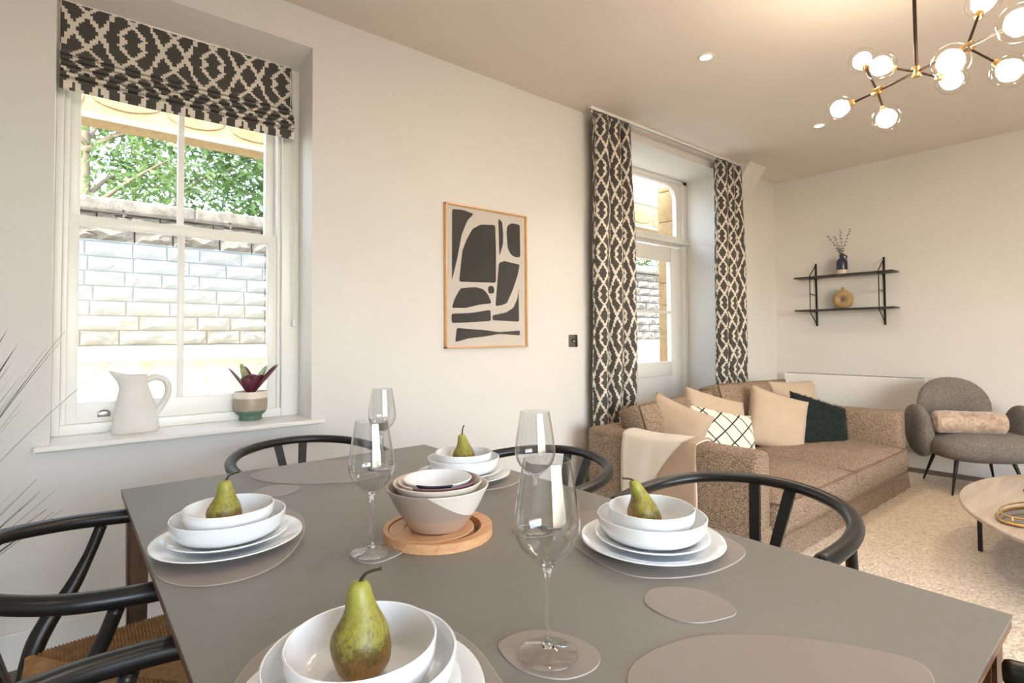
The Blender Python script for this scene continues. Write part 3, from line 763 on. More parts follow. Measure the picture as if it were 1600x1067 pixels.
for xs, ys in ((0, 0), (1, 0), (0, 1), (1, 1)):
    x = tx0 + .010 if not xs else tx1 - .010 - .052; y = ty0 + .010 if not ys else ty1 - .010 - .052
    b = B()
    z0, z1 = FL, TT - .0224; V = []; cx, cy = x + .026 - .6, y + .026 - 1
    for zz, hw in ((z0 - FL, .019), (z1 - FL, .026)):
        V += [(cx - hw, cy - hw, zz), (cx + hw, cy - hw, zz), (cx + hw, cy + hw, zz), (cx - hw, cy + hw, zz)]
    bm = bmesh.new(); vs = [bm.verts.new(v) for v in V]
    for f in [(0, 3, 2, 1), (4, 5, 6, 7), (0, 1, 5, 4), (1, 2, 6, 5), (2, 3, 7, 6), (3, 0, 4, 7)]: bm.faces.new([vs[i] for i in f])
    bmesh.ops.bevel(bm, geom=bm.edges[:], offset=.006, segments=2, affect='EDGES'); bm.verts.index_update()
    b.add([v.co.copy() for v in bm.verts], [tuple(v.index for v in f.verts) for f in bm.faces]); bm.free()
    b.out('leg', M['walnut'], t, auto=40)

# ------------------------------------------------------------------ wishbone chairs (facing local +x)
def make_chair(label):
    t = thing('dining_chair', label, 'chair', (0, 0, FL), 0, 'black wishbone chairs round the table')
    bw_ = M['black_wood']
    half = [(.135, .262, .660), (.08, .268, .664), (.0, .270, .670), (-.09, .254, .678), (-.175, .205, .688), (-.228, .127, .696), (-.252, .045, .700)]
    pts = half + [(x, -y, z) for x, y, z in reversed(half)]
    P = spline(pts, 6)
    n = len(P); rad = []; flat = []
    for i in range(n):
        s = abs(i / (n - 1) - .5) * 2         # 1 at ends, 0 at back
        rad.append(.0150 + .0040 * s ** 1.3); flat.append((1.25 - .25 * s, 1.0 - .02 * (1 - s)))
    b = B(); # rounded ends
    d0 = (P[0] - P[1]).normalized(); d1 = (P[-1] - P[-2]).normalized()
    P2 = [P[0] + d0 * .010, P[0] + d0 * .007] + P + [P[-1] + d1 * .007, P[-1] + d1 * .010]
    b.tube(P2, [rad[0] * .55, rad[0] * .88] + rad + [rad[-1] * .88, rad[-1] * .55], 14, [flat[0]] * 2 + flat + [flat[-1]] * 2)
    b.out('armrest', bw_, t, True)
    for s in (-1, 1):
        pts = spline([(-.170, .205 * s, 0), (-.162, .210 * s, .20), (-.140, .222 * s, .385), (-.112, .238 * s, .46), (-.070, .252 * s, .52), (-.036, .262 * s, .59), (-.012, .267 * s, .655)], 5)
        nn = len(pts); B().tube(pts, [.0125 + .0075 * math.sin(PI * min(1, i / nn * 1.25)) for i in range(nn)], 12).out('leg', bw_, t, True)
        B().tube([(.215, .235 * s, 0), (.212, .237 * s, .15), (.21, .24 * s, .36), (.21, .24 * s, .41)], [.0125, .0165, .019, .017], 12).out('leg', bw_, t, True)
        B().tube([(.21, .24 * s, .385), (-.14, .220 * s, .385)], .013, 10).out('seat_rail', bw_, t, True)
        B().tube([(.212, .238 * s, .20), (-.162, .211 * s, .16)], [.008, .008], 10).out('stretcher', bw_, t, True)
    B().tube([(.21, -.24, .395), (.21, .24, .395)], .013, 10).out('seat_rail', bw_, t, True)
    B().tube([(-.14, -.220, .385), (-.14, .220, .385)], .013, 10).out('seat_rail', bw_, t, True)
    B().tube([(.213, -.237, .25), (.213, .237, .25)], .008, 10).out('stretcher', bw_, t, True)
    # Y-shaped back splat: a flat stem that forks into two arms
    b = B()
    def strap(c0, c1, w0, w1, th=.006):
        V = []
        for c, w in ((c0, w0), (c1, w1)):
            c = Vector(c); V += [c + Vector((-th, -w, 0)), c + Vector((-th, w, 0)), c + Vector((th, w, 0)), c + Vector((th, -w, 0))]
        b.add(V, [(0, 1, 2, 3), (4, 7, 6, 5), (0, 4, 5, 1), (1, 5, 6, 2), (2, 6, 7, 3), (3, 7, 4, 0)])
    strap((-.146, 0, .380), (-.160, 0, .43), .024, .022)
    for s in (-1, 1):
        strap((-.160, .009 * s, .43), (-.200, .030 * s, .56), .013, .014); strap((-.200, .030 * s, .56), (-.247, .050 * s, .693), .014, .015)
    b.out('back_splat', bw_, t)
    # woven paper-cord seat: four triangular fields of parallel cords, dipping to the centre
    def corner(fr, sd): return Vector((.215 if fr else -.148, (.245 if fr else .225) * sd, 0))
    ctr = Vector((.03, 0, 0)); V = []; F = []
    cs = [corner(1, 1), corner(1, -1), corner(0, -1), corner(0, 1)]
    for q in range(4):
        a, c = cs[q], cs[(q + 1) % 4]; N = 52
        def inner(u): return a.lerp(ctr, 2 * u) if u < .5 else c.lerp(ctr, 2 * (1 - u))
        for i in range(N):
            n0 = len(V)
            for u, hz in ((i / N, 0), ((i + .5) / N, .0045), ((i + 1) / N, 0)):
                p = a.lerp(c, u); r = inner(u); dep = 1 - abs(2 * u - 1)
                out = (p - r) if dep > .01 else Vector((0, 0, 0)); 
                V.append((p.x * 1.012, p.y * 1.012, .386))
                for k in range(4):
                    w = p.lerp(r, k / 3); V.append((w.x, w.y, .408 - .014 * dep * k / 3 + hz - (.004 if k == 0 else 0)))
            for j in range(2):
                for k in range(4): e = n0 + j * 5 + k; F.append((e, e + 1, e + 6, e + 5))
    o = mesh('woven_seat', V, F, M['cord'], t, False)
    return t
ch = make_chair('black wishbone dining chair at the front left of the table, nearest the camera')
ch.location = (.088, .665, FL)
GR = 'black wishbone chairs round the table'
dup(ch, (.088, 1.435, FL), 0, 'black wishbone dining chair at the left of the table, nearer the window', GR)
dup(ch, (.716, 2.05, FL), -PI / 2, 'black wishbone dining chair at the far end of the table below the window', GR)
dup(ch, (1.185, 1.37, FL), PI, 'black wishbone dining chair right of the table, farther, beside the rear place setting', GR)
dup(ch, (1.305, .722, FL), PI + .03, 'black wishbone dining chair right of the table, nearer, in front of the sofa arm', GR)
dup(ch, (.722, .012, FL), PI / 2, 'black wishbone chair at the near table end, arm tip in the lower right corner', GR)

# ------------------------------------------------------------------ mats and coasters
def mat_(name, label, cat, outline, group):
    cx = sum(p[0] for p in outline) / len(outline); cy = sum(p[1] for p in outline) / len(outline)
    t = thing(name, label, cat, (cx, cy, TT), group=group); o = egg([(a - cx, b - cy) for a, b in outline], 8)
    B().prism(o, .0002, .0018).out('edge', M['mat_edge'], t)
    B().prism([(a * .994, b * .994) for a, b in o], .0016, .0021).out('face', M['mat'], t)
GM = 'taupe leather placemats'
mat_('placemat', 'taupe leather placemat under the left plate stack', 'placemat', [(.128, 1.215), (.134, 1.10), (.185, 1.03), (.263, 1.02), (.335, 1.075), (.405, 1.20), (.425, 1.33), (.36, 1.43), (.24, 1.44), (.155, 1.36)], GM)
mat_('placemat', 'taupe leather placemat under the front plate stack', 'placemat', [(.128, .56), (.142, .68), (.20, .765), (.28, .785), (.38, .745), (.425, .64), (.41, .53), (.36, .42), (.24, .38), (.15, .43)], GM)
mat_('placemat', 'taupe leather placemat under the right plate stack', 'placemat', [(.755, .681), (.762, .584), (.857, .520), (.981, .516), (1.035, .565), (1.055, .66), (1.045, .78), (.985, .868), (.90, .885), (.81, .82)], GM)
mat_('placemat', 'taupe leather placemat under the rear plate stack', 'placemat', [(.89, 1.178), (.955, 1.172), (1.025, 1.215), (1.05, 1.32), (1.02, 1.45), (.93, 1.50), (.82, 1.47), (.765, 1.38), (.78, 1.26), (.83, 1.20)], GM)
mat_('placemat', 'large empty taupe leather placemat in the lower right of the picture', 'placemat', [(.50, .40), (.56, .438), (.66, .425), (.745, .362), (.81, .268), (.82, .20), (.70, .17), (.56, .18), (.48, .26), (.475, .34)], GM)
mat_('placemat', 'empty taupe leather placemat at the far end of the table by the window', 'placemat', [(.432, 1.73), (.480, 1.615), (.60, 1.52), (.70, 1.50), (.80, 1.54), (.83, 1.64), (.79, 1.74), (.68, 1.81), (.56, 1.825), (.46, 1.80)], GM)
GC = 'taupe leather coasters'
def coaster(cx, cy, label, rot=0, s=1):
    base_ = [(-.045, 0), (-.035, .038), (0, .052), (.035, .043), (.056, .005), (.040, -.038), (0, -.045), (-.035, -.035)]
    c, sn = math.cos(rot), math.sin(rot)
    mat_('coaster', label, 'coaster', [(cx + s * (a * c - b * sn), cy + s * (a * sn + b * c)) for a, b in base_], GC)
mat_('coaster', 'empty taupe leather coaster right of the nearest wine glass', 'coaster', [(.696, .527), (.742, .545), (.787, .512), (.799, .462), (.774, .421), (.735, .425), (.697, .446), (.684, .487)], GC)
mat_('coaster', 'taupe leather coaster under the nearest wine glass', 'coaster', [(.449, .578), (.485, .586), (.522, .567), (.543, .520), (.538, .480), (.505, .462), (.462, .476), (.438, .525)], GC)
coaster(.462, .975, 'taupe leather coaster under the left wine glass', .3, .95)
coaster(.775, .868, 'taupe leather coaster under the wine glass left of the right plate stack', 1.2, .85)
coaster(.776, 1.59, 'taupe leather coaster under the farthest wine glass', 2.2, .85)
coaster(.445, 1.545, 'empty taupe leather coaster behind the left plate stack', .6, 1.1)

# ------------------------------------------------------------------ tableware
def bowl_prof(r, h, fr, th=.0028, pw=2.2):
    out = [(0, 0), (fr, 0), (fr, .002)]; N = 10
    for i in range(1, N + 1):
        f = i / N; out.append((fr + (r - fr) * (1 - (1 - f) ** pw) ** (1 / pw), .002 + (h - .002) * f ** 1.15))
    inn = [(a - th, b) for a, b in out[-1:]] + [(max(a - th, .001), b + th * (.9 if k > 2 else 1.2)) for k, (a, b) in reversed(list(enumerate(out[2:-1])))]
    inn = [(r - th, h + .0002)] + inn[1:] + [(0, th + .002)]
    return out + [(r - th / 2, h + .0012)] + inn
def plate_prof(r, h, fr):
    return [(0, .001), (fr, .0), (fr + .006, .003), (r * .86, h * .55), (r, h), (r - .001, h + .0018), (r - .004, h + .0015), (r * .85, h * .55 + .003), (fr + .002, .0045), (0, .0042)]
GS = 'white porcelain place settings'
def setting(x, y, where, first=None):
    zt = TT + .0024
    def piece(name, cat, label, prof, z):
        o = B().lathe(prof, 64).out(name, M['porcelain'], None, auto=50); o.location = (x, y, z); tag(o, label, cat, GS + ': ' + name.replace('_', ' ')); return o
    a = piece('dinner_plate', 'plate', 'large white dinner plate at the bottom of the %s stack' % where, plate_prof(.136, .019, .078), zt)
    b = piece('side_plate', 'plate', 'smaller white plate between dinner plate and bowls in the %s stack' % where, plate_prof(.109, .017, .066), zt + .0095)
    c = piece('pasta_bowl', 'bowl', 'wide shallow white bowl in the %s stack' % where, bowl_prof(.104, .046, .052), zt + .0168)
    d = piece('small_bowl', 'bowl', 'smallest white bowl holding the pear, topping the %s stack' % where, bowl_prof(.082, .054, .034), zt + .0235)
setting(.257, 1.200, 'left')
setting(.258, .578, 'front')
setting(.900, 1.318, 'rear')
setting(.885, .652, 'right')

def pear(x, y, z, label, lean, rz, h=.105, r=.0325, stem=(.018, .012)):
    t = thing('pear', label, 'pear', (x, y, z), rz, group='green russet pears')
    prof = [(0, .004), (.25, .0), (.55, .02), (.82, .10), (.97, .22), (1.0, .32), (.94, .43), (.80, .54), (.64, .64), (.52, .74), (.43, .84), (.37, .92), (.27, .975), (.12, 1.0), (.0, .985)]
    P = spline([(a * r, 0, b * h) for a, b in prof], 3)
    f = lambda q: Vector((q.x + lean * (q.z / h) ** 2.0 * h + .0012 * math.sin(q.z * 120 + q.y * 60), q.y + .001 * math.sin(q.z * 90), q.z))
    B().lathe([(max(p.x, 0), p.z) for p in P], 28, bend=f).out('flesh', M['pear'], t, True)
    x0 = lean * h
    B().tube(spline([(x0, 0, h * .975), (x0 + stem[0] * .3, 0, h + stem[1] * .6), (x0 + stem[0], 0, h + stem[1])], 5), [.0022 - .0002 * i / 3 for i in range(10)] + [.0026], 8).out('stalk', M['stem'], t, True)
pz = TT + .0024 + .0235 + .0055
YAW = math.radians(-39.5)   # so that local +x points to the right of the picture
pear(.248, 1.200, pz, 'leaning green pear in the left bowl stack, stalk to the right', .02, YAW, .100, .0325, (.026, .016))
pear(.263, .590, pz, 'large upright green and brown pear in the front bowl stack', -.02, YAW, .105, .0335, (.024, .013))
pear(.902, 1.318, pz, 'green pear in the rear bowl stack with a long upright stalk', -.06, YAW, .098, .0335, (.006, .026))
pear(.880, .662, pz, 'bent green pear in the right bowl stack, stalk pointing left', -.22, YAW, .098, .0320, (-.022, .004))

def wine_glass():
    t = thing('wine_glass', '', 'wine glass', (0, 0, 0), 0, 'empty stemmed wine glasses')
    o = [(0, 0), (.037, 0), (.039, .0012), (.037, .0022), (.020, .0048), (.008, .010), (.0042, .018), (.0036, .040), (.0036, .085), (.0048, .102), (.009, .112), (.020, .122), (.034, .136), (.0415, .152), (.0430, .164), (.0418, .180), (.0375, .210), (.0325, .240), (.0312, .248)]
    i = [(.0303, .2485), (.0316, .240), (.0366, .210), (.0409, .180), (.0421, .164), (.0406, .1525), (.0332, .1375), (.019, .1245), (.008, .118), (0, .1165)]
    P = [(p.x, p.z) for p in spline([(a, 0, b) for a, b in o[9:]], 3)] + [(max(0, p.x), p.z) for p in spline([(a, 0, b) for a, b in i], 3)]
    B().lathe(P, 48).out('bowl', M['thin_crystal'], t, True)
    P = spline([(a, 0, b) for a, b in o[5:11]], 4)
    B().lathe([(0, P[0].z - .003)] + [(p.x - .0002, p.z) for p in P] + [(0, .1135)], 24).out('stem', M['crystal'], t, True)
    B().lathe([(0, .0003), (.036, .0), (.039, .0012), (.037, .0024), (.020, .0048), (.0095, .0095), (0, .0105)], 48).out('foot', M['thin_crystal'], t, True)
    return t
wg = wine_glass(); wg.location = (.485, .520, TT + .0034); wg['label'] = 'nearest wine glass, at the front centre of the table'
GW = 'empty stemmed wine glasses'
dup(wg, (.456, .979, TT + .0034), 0, 'wine glass left of the nested bowls, on a small coaster', GW)
dup(wg, (.778, .870, TT + .0034), 0, 'wine glass directly behind the nearest one, right of the nested bowls', GW)
dup(wg, (.776, 1.589, TT + .0034), 0, 'farthest wine glass, near the far table end', GW)

# nested bowls on wooden trivet rings
cx, cy = .610, .988
t = thing('wooden_trivet', 'round beech trivet made of an outer ring and an inner disc under the nested bowls', 'trivet', (cx, cy, TT))
n = 56; V = []; hx = -.008
for z in (0.0, .0185):
    V += [(.113 * math.cos(2 * PI * i / n), .113 * math.sin(2 * PI * i / n), z) for i in range(n)]
    V += [(hx + .096 * math.cos(2 * PI * i / n), .0 + .096 * math.sin(2 * PI * i / n), z) for i in range(n)]
F = []
for i in range(n):
    j = (i + 1) % n; F += [(i, j, 2 * n + j, 2 * n + i), (n + i, 3 * n + i, 3 * n + j, n + j), (2 * n + i, 2 * n + j, 3 * n + j, 3 * n + i), (i, n + i, n + j, j)]
B().add(V, F).out('outer_ring', M['beech'], t)
B().lathe([(0, .0), (.086, .0), (.0875, .002), (.0875, .0172), (.086, .0185), (.058, .0185), (.056, .016), (0, .016)], 56, Matrix.Translation((-.0155, .0, 0))).out('inner_disc', M['beech'], t, auto=40)
def nest(name, label, r, h, fr, z, mt, rz=0):
    o = B().lathe([(0, 0), (fr - .002, 0), (fr, .002), (fr + (r - fr) * .55, h * .5), (r, h), (r - .001, h + .0015), (r - .0035, h + .001), (fr + (r - fr) * .55 - .003, h * .5 + .001), (fr - .002, .006), (0, .005)], 56).out(name, mt, None, auto=50)
    o.location = (cx - .001, cy, z); o.rotation_euler = (0, 0, rz); return tag(o, label, 'bowl', 'nested bowls on the trivet')
def dipped(name, a, b, nrm, off, band=None, inner=None):
    g = G(name); sp = g.t.nodes.new('ShaderNodeSeparateXYZ'); g.link(g.coord(), sp.inputs[0])
    d = g.mt('ADD', g.mt('ADD', g.mt('MULTIPLY', sp.outputs[0], nrm[0]), g.mt('MULTIPLY', sp.outputs[1], nrm[1])), g.mt('MULTIPLY', sp.outputs[2], nrm[2]))
    f = g.mt('GREATER_THAN', d, off); c = g.mix(f, lin(a), lin(b))
    if band: c = g.mix(g.mt('GREATER_THAN', sp.outputs[2], .030), lin(band), c)
    g.col(c); return g.set(Roughness=.35)
nest('serving_bowl', 'largest nested bowl, taupe with a cream diagonal, holding the smaller ones', .1065, .084, .060, TT + .0187, dipped('taupe_cream_glaze', (168, 154, 143), (232, 226, 216), (.77, -.64, 1.4), .115, (184, 158, 138)))
nest('serving_bowl', 'second largest nested bowl, cream', .0925, .066, .050, TT + .0187 + .026, plain('cream_glaze', (224, 214, 202), .35, var=.02))
nest('serving_bowl', 'plum-coloured nested bowl under the smallest white one', .0825, .052, .044, TT + .0187 + .043, dipped('plum_glaze', (222, 210, 202), (128, 96, 98), (.77, -.64, 0), -.04))
nest('serving_bowl', 'smallest nested bowl, white inside with a navy dipped edge', .0710, .042, .036, TT + .0187 + .056, dipped('navy_white_glaze', (62, 66, 86), (240, 242, 243), (.7, .9, .4), -.052))

# ================================================================== SILL THINGS
def jug():
    t = thing('jug', 'white chalky stoneware jug on the window sill, at the left', 'jug', (.222, 2.632, .792), 0); t.scale = (1.06, 1.0, 1.065)
    V = []; F = []; n = 40
    # (z, rx, ry, x-offset, lip)
    rings = [(0, .070, .030, 0, 0), (.004, .074, .034, 0, 0), (.03, .073, .038, 0, 0), (.08, .066, .038, 0, 0), (.13, .056, .036, -.003, 0), (.165, .046, .032, -.005, .0), (.185, .043, .031, -.006, .008), (.200, .042, .031, -.006, .022), (.212, .042, .031, -.006, .034), (.216, .0415, .030, -.006, .037)]
    def row(z, rx, ry, ox_, lip, off=0):
        out = []
        for i in range(n):
            a = 2 * PI * i / n; c, s_ = math.cos(a), math.sin(a)
            k = max(0, -c) ** 3.0
            x = ox_ + (rx - off) * c - lip * k; y = (ry - off) * s_ * (1 - .30 * k * (lip > 0)); zz = z + lip * k * .50
            out.append((x, y, zz))
        return out
    for r_ in rings: V += row(*r_)
    for r_ in reversed(rings[1:]): V += row(*r_, off=.005)
    m_ = len(V) // n
    for j in range(m_ - 1):
        for i in range(n): a, b = j * n + i, j * n + (i + 1) % n; F.append((a, b, b + n, a + n))
    F.append(tuple(range(n))[::-1]); F.append(tuple(range((m_ - 1) * n, m_ * n)))
    mesh('body', V, F, M['stoneware'], t, True)
    B().tube(spline([(.032, 0, .193), (.062, 0, .204), (.093, 0, .190), (.104, 0, .155), (.093, 0, .115), (.072, 0, .082), (.060, 0, .070)], 6), .0128, 12, (1, .9)).out('handle', M['stoneware'], t, True)
jug()
def pot_plant():
    t = thing('potted_plant', 'small plant with plum and green leaves in a banded ceramic pot on the window sill', 'potted plant', (.664, 2.70, .792))
    g = G('banded_pot_glaze'); sp = g.t.nodes.new('ShaderNodeSeparateXYZ'); g.link(g.coord(), sp.inputs[0]); nz = g.noise(g.coord(), 420, 2)
    wob = g.mt('ADD', sp.outputs[2], g.mt('MULTIPLY', g.noise(g.coord(), 30), .004))
    mid = g.ramp(nz, [(.4, lin((148, 134, 114))), (.6, lin((176, 162, 140)))])
    c = g.mix(g.mt('GREATER_THAN', wob, .046), lin((92, 118, 98)), mid); c = g.mix(g.mt('GREATER_THAN', sp.outputs[2], .100), c, lin((228, 212, 196))); g.col(c); pm = g.set(Roughness=.4)
    B().lathe([(0, 0), (.046, 0), (.047, .003), (.047, .020), (.060, .030), (.068, .042), (.070, .06), (.070, .128), (.0685, .130), (.066, .129), (.066, .11), (0, .108)], 40).out('pot', pm, t, auto=50)
    B().lathe([(0, .118), (.064, .116), (.066, .11)], 24).out('soil', plain('soil', (60, 46, 36), .95, var=.3, scale=60, bump=.8, bscale=120), t)
    plum = plain('plum_leaf', (104, 52, 62), .45, var=.18, scale=30); gr = plain('green_striped_leaf', (150, 160, 110), .45, var=.35, scale=60)
    def leaf(az, L, w, el, mt, droop=.25, tw=0):
        L *= 1.32; w *= 1.2; V = []; F = []; N = 9
        for i in range(N + 1):
            f = i / N; r_ = L * f * math.cos(el + droop * f * 0); z_ = .112 + L * f * math.sin(el) - droop * L * f * f
            wd = w * (math.sin(PI * min(1, f * .93 + .04)) ** .8) * (1 if f < .98 else .3)
            c = Vector((math.cos(az) * (r_ + .008), math.sin(az) * (r_ + .008), z_)); sd_ = Vector((-math.sin(az), math.cos(az), tw)).normalized()
            V += [c - sd_ * wd + Vector((0, 0, .25 * wd)), c, c + sd_ * wd + Vector((0, 0, .25 * wd))]
        for i in range(N):
            for k in range(2): a = i * 3 + k; F.append((a, a + 1, a + 4, a + 3))
        o = mesh('leaf', V, F, mt, t, True); md = o.modifiers.new('s', 'SOLIDIFY'); md.thickness = .0008
    R = math.radians
    leaf(R(142), .130, .015, R(56), plum, .1)
    leaf(R(118), .125, .024, R(72), gr, .08, .5)
    leaf(R(-34), .145, .024, R(56), plum, .1)
    leaf(R(-46), .150, .018, R(50), plum, .06)
    leaf(R(-100), .095, .034, R(70), plum, .15)
    leaf(R(-60), .10, .030, R(66), plum, .2)
    leaf(R(-135), .09, .026, R(66), plum, .2)
    leaf(R(30), .13, .018, R(60), gr, .1)
    leaf(R(100), .12, .02, R(68), plum, .1)
pot_plant()

# ================================================================== SOFA
def hump(x, y, hx, hy, p=4): return max(0, (1 - abs(x / hx) ** p)) * max(0, (1 - abs(y / hy) ** p))
def pad(w, d, h, crown=.04, nx=26, ny=20, seed=0, wr=.006, bulge=.012):
    """box cushion centred on origin: width x, depth y, height z, soft crown and wrinkles"""
    V = []; F = []; rnd = seed * 13.7
    def nz(x, y): return mnoise.noise(Vector((x * 5 + rnd, y * 5, seed))) * wr + mnoise.noise(Vector((x * 14 + rnd, y * 9, seed + 3))) * wr * .5
    hx, hy = w / 2, d / 2; ny_ = ny
    for side in (1, -1):
        for j in range(ny + 1):
            for i in range(nx + 1):
                x = -hx + w * i / nx; y = -hy + d * j / ny_
                k = hump(x, y, hx, hy, 3) ** .6; z = side * h / 2 + side * (crown if side > 0 else crown * .15) * k + nz(x, y) * (k + .25)
                V.append((x, y, z))
    n1 = (nx + 1) * (ny + 1)
    for s in (0, 1):
        for j in range(ny):
            for i in range(nx): a = s * n1 + j * (nx + 1) + i; q = (a, a + 1, a + nx + 2, a + nx + 1); F.append(q if not s else q[::-1])
    loop = [i for i in range(nx + 1)] + [j * (nx + 1) + nx for j in range(1, ny + 1)] + [ny * (nx + 1) + i for i in range(nx - 1, -1, -1)] + [j * (nx + 1) for j in range(ny - 1, 0, -1)]
    L = len(loop); mid = []
    for q in loop:
        a, b = Vector(V[q]), Vector(V[q + n1]); ms = []
        for f in (.25, .5, .75):
            p = a.lerp(b, f); o = Vector((p.x / hx if abs(abs(p.x) - hx) < 1e-4 else 0, p.y / hy if abs(abs(p.y) - hy) < 1e-4 else 0, 0))
            if o.length > 1: o.normalize()
            ms.append(len(V)); V.append(p + o * bulge * math.sin(PI * f))
        mid.append([q] + ms + [q + n1])
    for i in range(L):
        a, b = mid[i], mid[(i + 1) % L]
        for k in range(4): F.append((a[k], a[k + 1], b[k + 1], b[k]))
    return V, F, [V[q] for q in loop], [V[q + n1] for q in loop]

def sofa():
    x0, x1, y0, y1 = 2.50, 4.72, 1.24, 2.32
    cx_, cy_ = 3.61, 1.78; zf = RG
    t = thing('sofa', 'brown tweed two-seat sofa with loose cushions, in front of the glazed door', 'sofa', (cx_, cy_, zf))
    mt = M['sofa']
    # skirted base
    b = B(); V = []; F = []; per = []
    def edge(a, b_, n):
        for i in range(n): per.append((a[0] + (b_[0] - a[0]) * i / n, a[1] + (b_[1] - a[1]) * i / n))
    edge((x0, y0), (x1, y0), 40); edge((x1, y0), (x1, y1), 16); edge((x1, y1), (x0, y1), 20); edge((x0, y1), (x0, y0), 16)
    n = len(per); lv = [(.0, .012), (.05, .007), (.12, .0), (.19, -.002)]
    for z, fl_ in lv:
        for i, (x, y) in enumerate(per):
            dx, dy = (x - cx_) / 1.11, (y - cy_) / .54; w = .004 * math.sin(i * 1.9) * (1 - z / .19)
            V.append((x - cx_ + dx * (fl_ + w), y - cy_ + dy * (fl_ + w), z))
    for j in range(len(lv) - 1):
        for i in range(n): a, c = j * n + i, j * n + (i + 1) % n; F.append((a, c, c + n, a + n))
    F.append(tuple(range(n))[::-1]); F.append(tuple(range((len(lv) - 1) * n, len(lv) * n)))
    mesh('base', V, F, mt, t, True, auto=50)
    for xa, xb in ((x0, x0 + .135), (x1 - .135, x1)):
        b = B().box(xa - cx_, xb - cx_, y0 - cy_, y1 - cy_, .17, .61 - zf, .035); b.out('arm', mt, t, True)
    B().box(x0 + .10 - cx_, x1 - .10 - cx_, y1 - .14 - cy_, y1 - cy_, .17, .608 - zf, .03).out('back_frame', mt, t, True)
    # seat cushions
    w = (x1 - x0 - .27) / 2
    for k in range(2):
        V, F, lt, lb = pad(w - .004, .76, .155, .055, 30, 22, k + 1, .010)
        c = Vector((x0 + .135 + w * (k + .5) - cx_, 1.205 + .38 - cy_, .2725 - zf + .004))
        o = mesh('seat_cushion', V, F, mt, t, True); o.location = c
        for lp in (lt, lb): B().tube(lp + [lp[0]], .0060, 6, cap=False).out('piping', M['piping'], o, True)
    # back cushions, leaning
    for k, (xc, w2, h, tilt, yaw, zc, dz) in enumerate(((3.12, .86, .40, 18, 2, .545, .0), (4.12, 1.00, .45, 16, -1, .565, .0))):
        V, F, lt, lb = pad(w2, h, .17, .045, 26, 18, k + 5, .014)
        o = mesh('back_cushion', V, F, mt, t, True); o.location = (xc - cx_, 2.085 - cy_, zc - zf)
        o.rotation_euler = Euler((math.radians(90 - tilt), math.radians(-2 if k == 0 else 1), math.radians(yaw)))
        B().tube(lt + [lt[0]], .0060, 6, cap=False).out('piping', M['piping'], o, True)
    return t
sofa()

def pillow(label, w, h, th, loc, rot, mat, name='cushion', seed=0, tufts=None):
    """loose cushion: local x width, z height, y thickness"""
    n = 22; V = []; F = []
    for side in (1, -1):
        for j in range(n + 1):
            for i in range(n + 1):
                u, v = -1 + 2 * i / n, -1 + 2 * j / n
                k = (max(0, 1 - u ** 4) * max(0, 1 - v ** 4)) ** .5
                x = u * w / 2 * (1 - .10 * (1 - abs(u)) * 0 - .07 * (1 - v * v) * abs(u)); z = v * h / 2 * (1 - .07 * (1 - u * u) * abs(v))
                y = side * th / 2 * k + .006 * k * mnoise.noise(Vector((u * 2.5 + seed, v * 2.5, side * 2 + seed)))
                y += .004 * k * math.sin(7 * (u + v) + seed) * (abs(u) ** 2)
                V.append((x, y, z))
    n1 = (n + 1) ** 2
    for s in (0, 1):
        for j in range(n):
            for i in range(n): a = s * n1 + j * (n + 1) + i; q = (a, a + 1, a + n + 2, a + n + 1); F.append(q if s else q[::-1])
    uv = [((p[0] / w + .5), (p[2] / h + .5)) for p in V]
    o = mesh(name, V, F, mat, None, True, uvs=uv)
    bm = bmesh.new(); bm.from_mesh(o.data); bmesh.ops.remove_doubles(bm, verts=bm.verts, dist=1e-4); bm.to_mesh(o.data); bm.free()
    o.location = loc; o.rotation_euler = Euler([math.radians(a) for a in rot]); tag(o, label, 'cushion', 'loose cushions on the sofa')
    return o
pillow('plain beige cushion leaning at the left arm, behind the cream throw', .40, .42, .15, (2.88, 1.96, .555), (-12, 18, -84), M['beige'], seed=1)
pillow('plain beige cushion standing behind the black-lined cream cushion', .48, .46, .15, (3.33, 1.94, .560), (-20, 16, -24), M['beige'], seed=2)
def lines_mat():
    g = G('cream_black_lines'); tc = g.t.nodes.new('ShaderNodeTexCoord'); sp = g.t.nodes.new('ShaderNodeSeparateXYZ'); g.link(tc.outputs['UV'], sp.inputs[0])
    u, v = sp.outputs[0], sp.outputs[1]
    wob = g.mt('MULTIPLY', g.mt('SUBTRACT', g.noise(tc.outputs['UV'], 2.2, 1), .5), .12)
    a = g.mt('ADD', g.mt('ADD', g.mt('MULTIPLY', u, 3.6), g.mt('MULTIPLY', v, 3.4)), g.mt('MULTIPLY', wob, 3))
    b = g.mt('SUBTRACT', g.mt('MULTIPLY', u, 3.6), g.mt('MULTIPLY', v, 3.4)); b = g.mt('ADD', b, wob)
    f = lambda x: g.mt('LESS_THAN', g.mt('ABSOLUTE', g.mt('SUBTRACT', g.mt('FRACT', x), .5)), .050)
    L = g.mt('MAXIMUM', f(a), f(b)); nz = g.noise(g.coord(), 500, 2)
    g.col(g.mix(L, lin((232, 218, 198)), lin((40, 36, 36)))); g.bump(g.mt('ADD', nz, L), .4, .002); return g.set(Roughness=.9)
pillow('cream cushion with a black diamond line pattern beside the left arm', .45, .40, .13, (3.09, 1.74, .525), (-26, 12, -26), lines_mat(), seed=3)
pillow('plain beige cushion standing on its corner left of the dark green cushion', .44, .44, .15, (3.91, 1.80, .55), (-20, 18, -40), M['beige'], seed=4)
pillow('plain beige cushion at the back of the sofa near the right arm', .52, .42, .15, (4.52, 1.94, .60), (-20, 2, -20), M['beige'], seed=5)
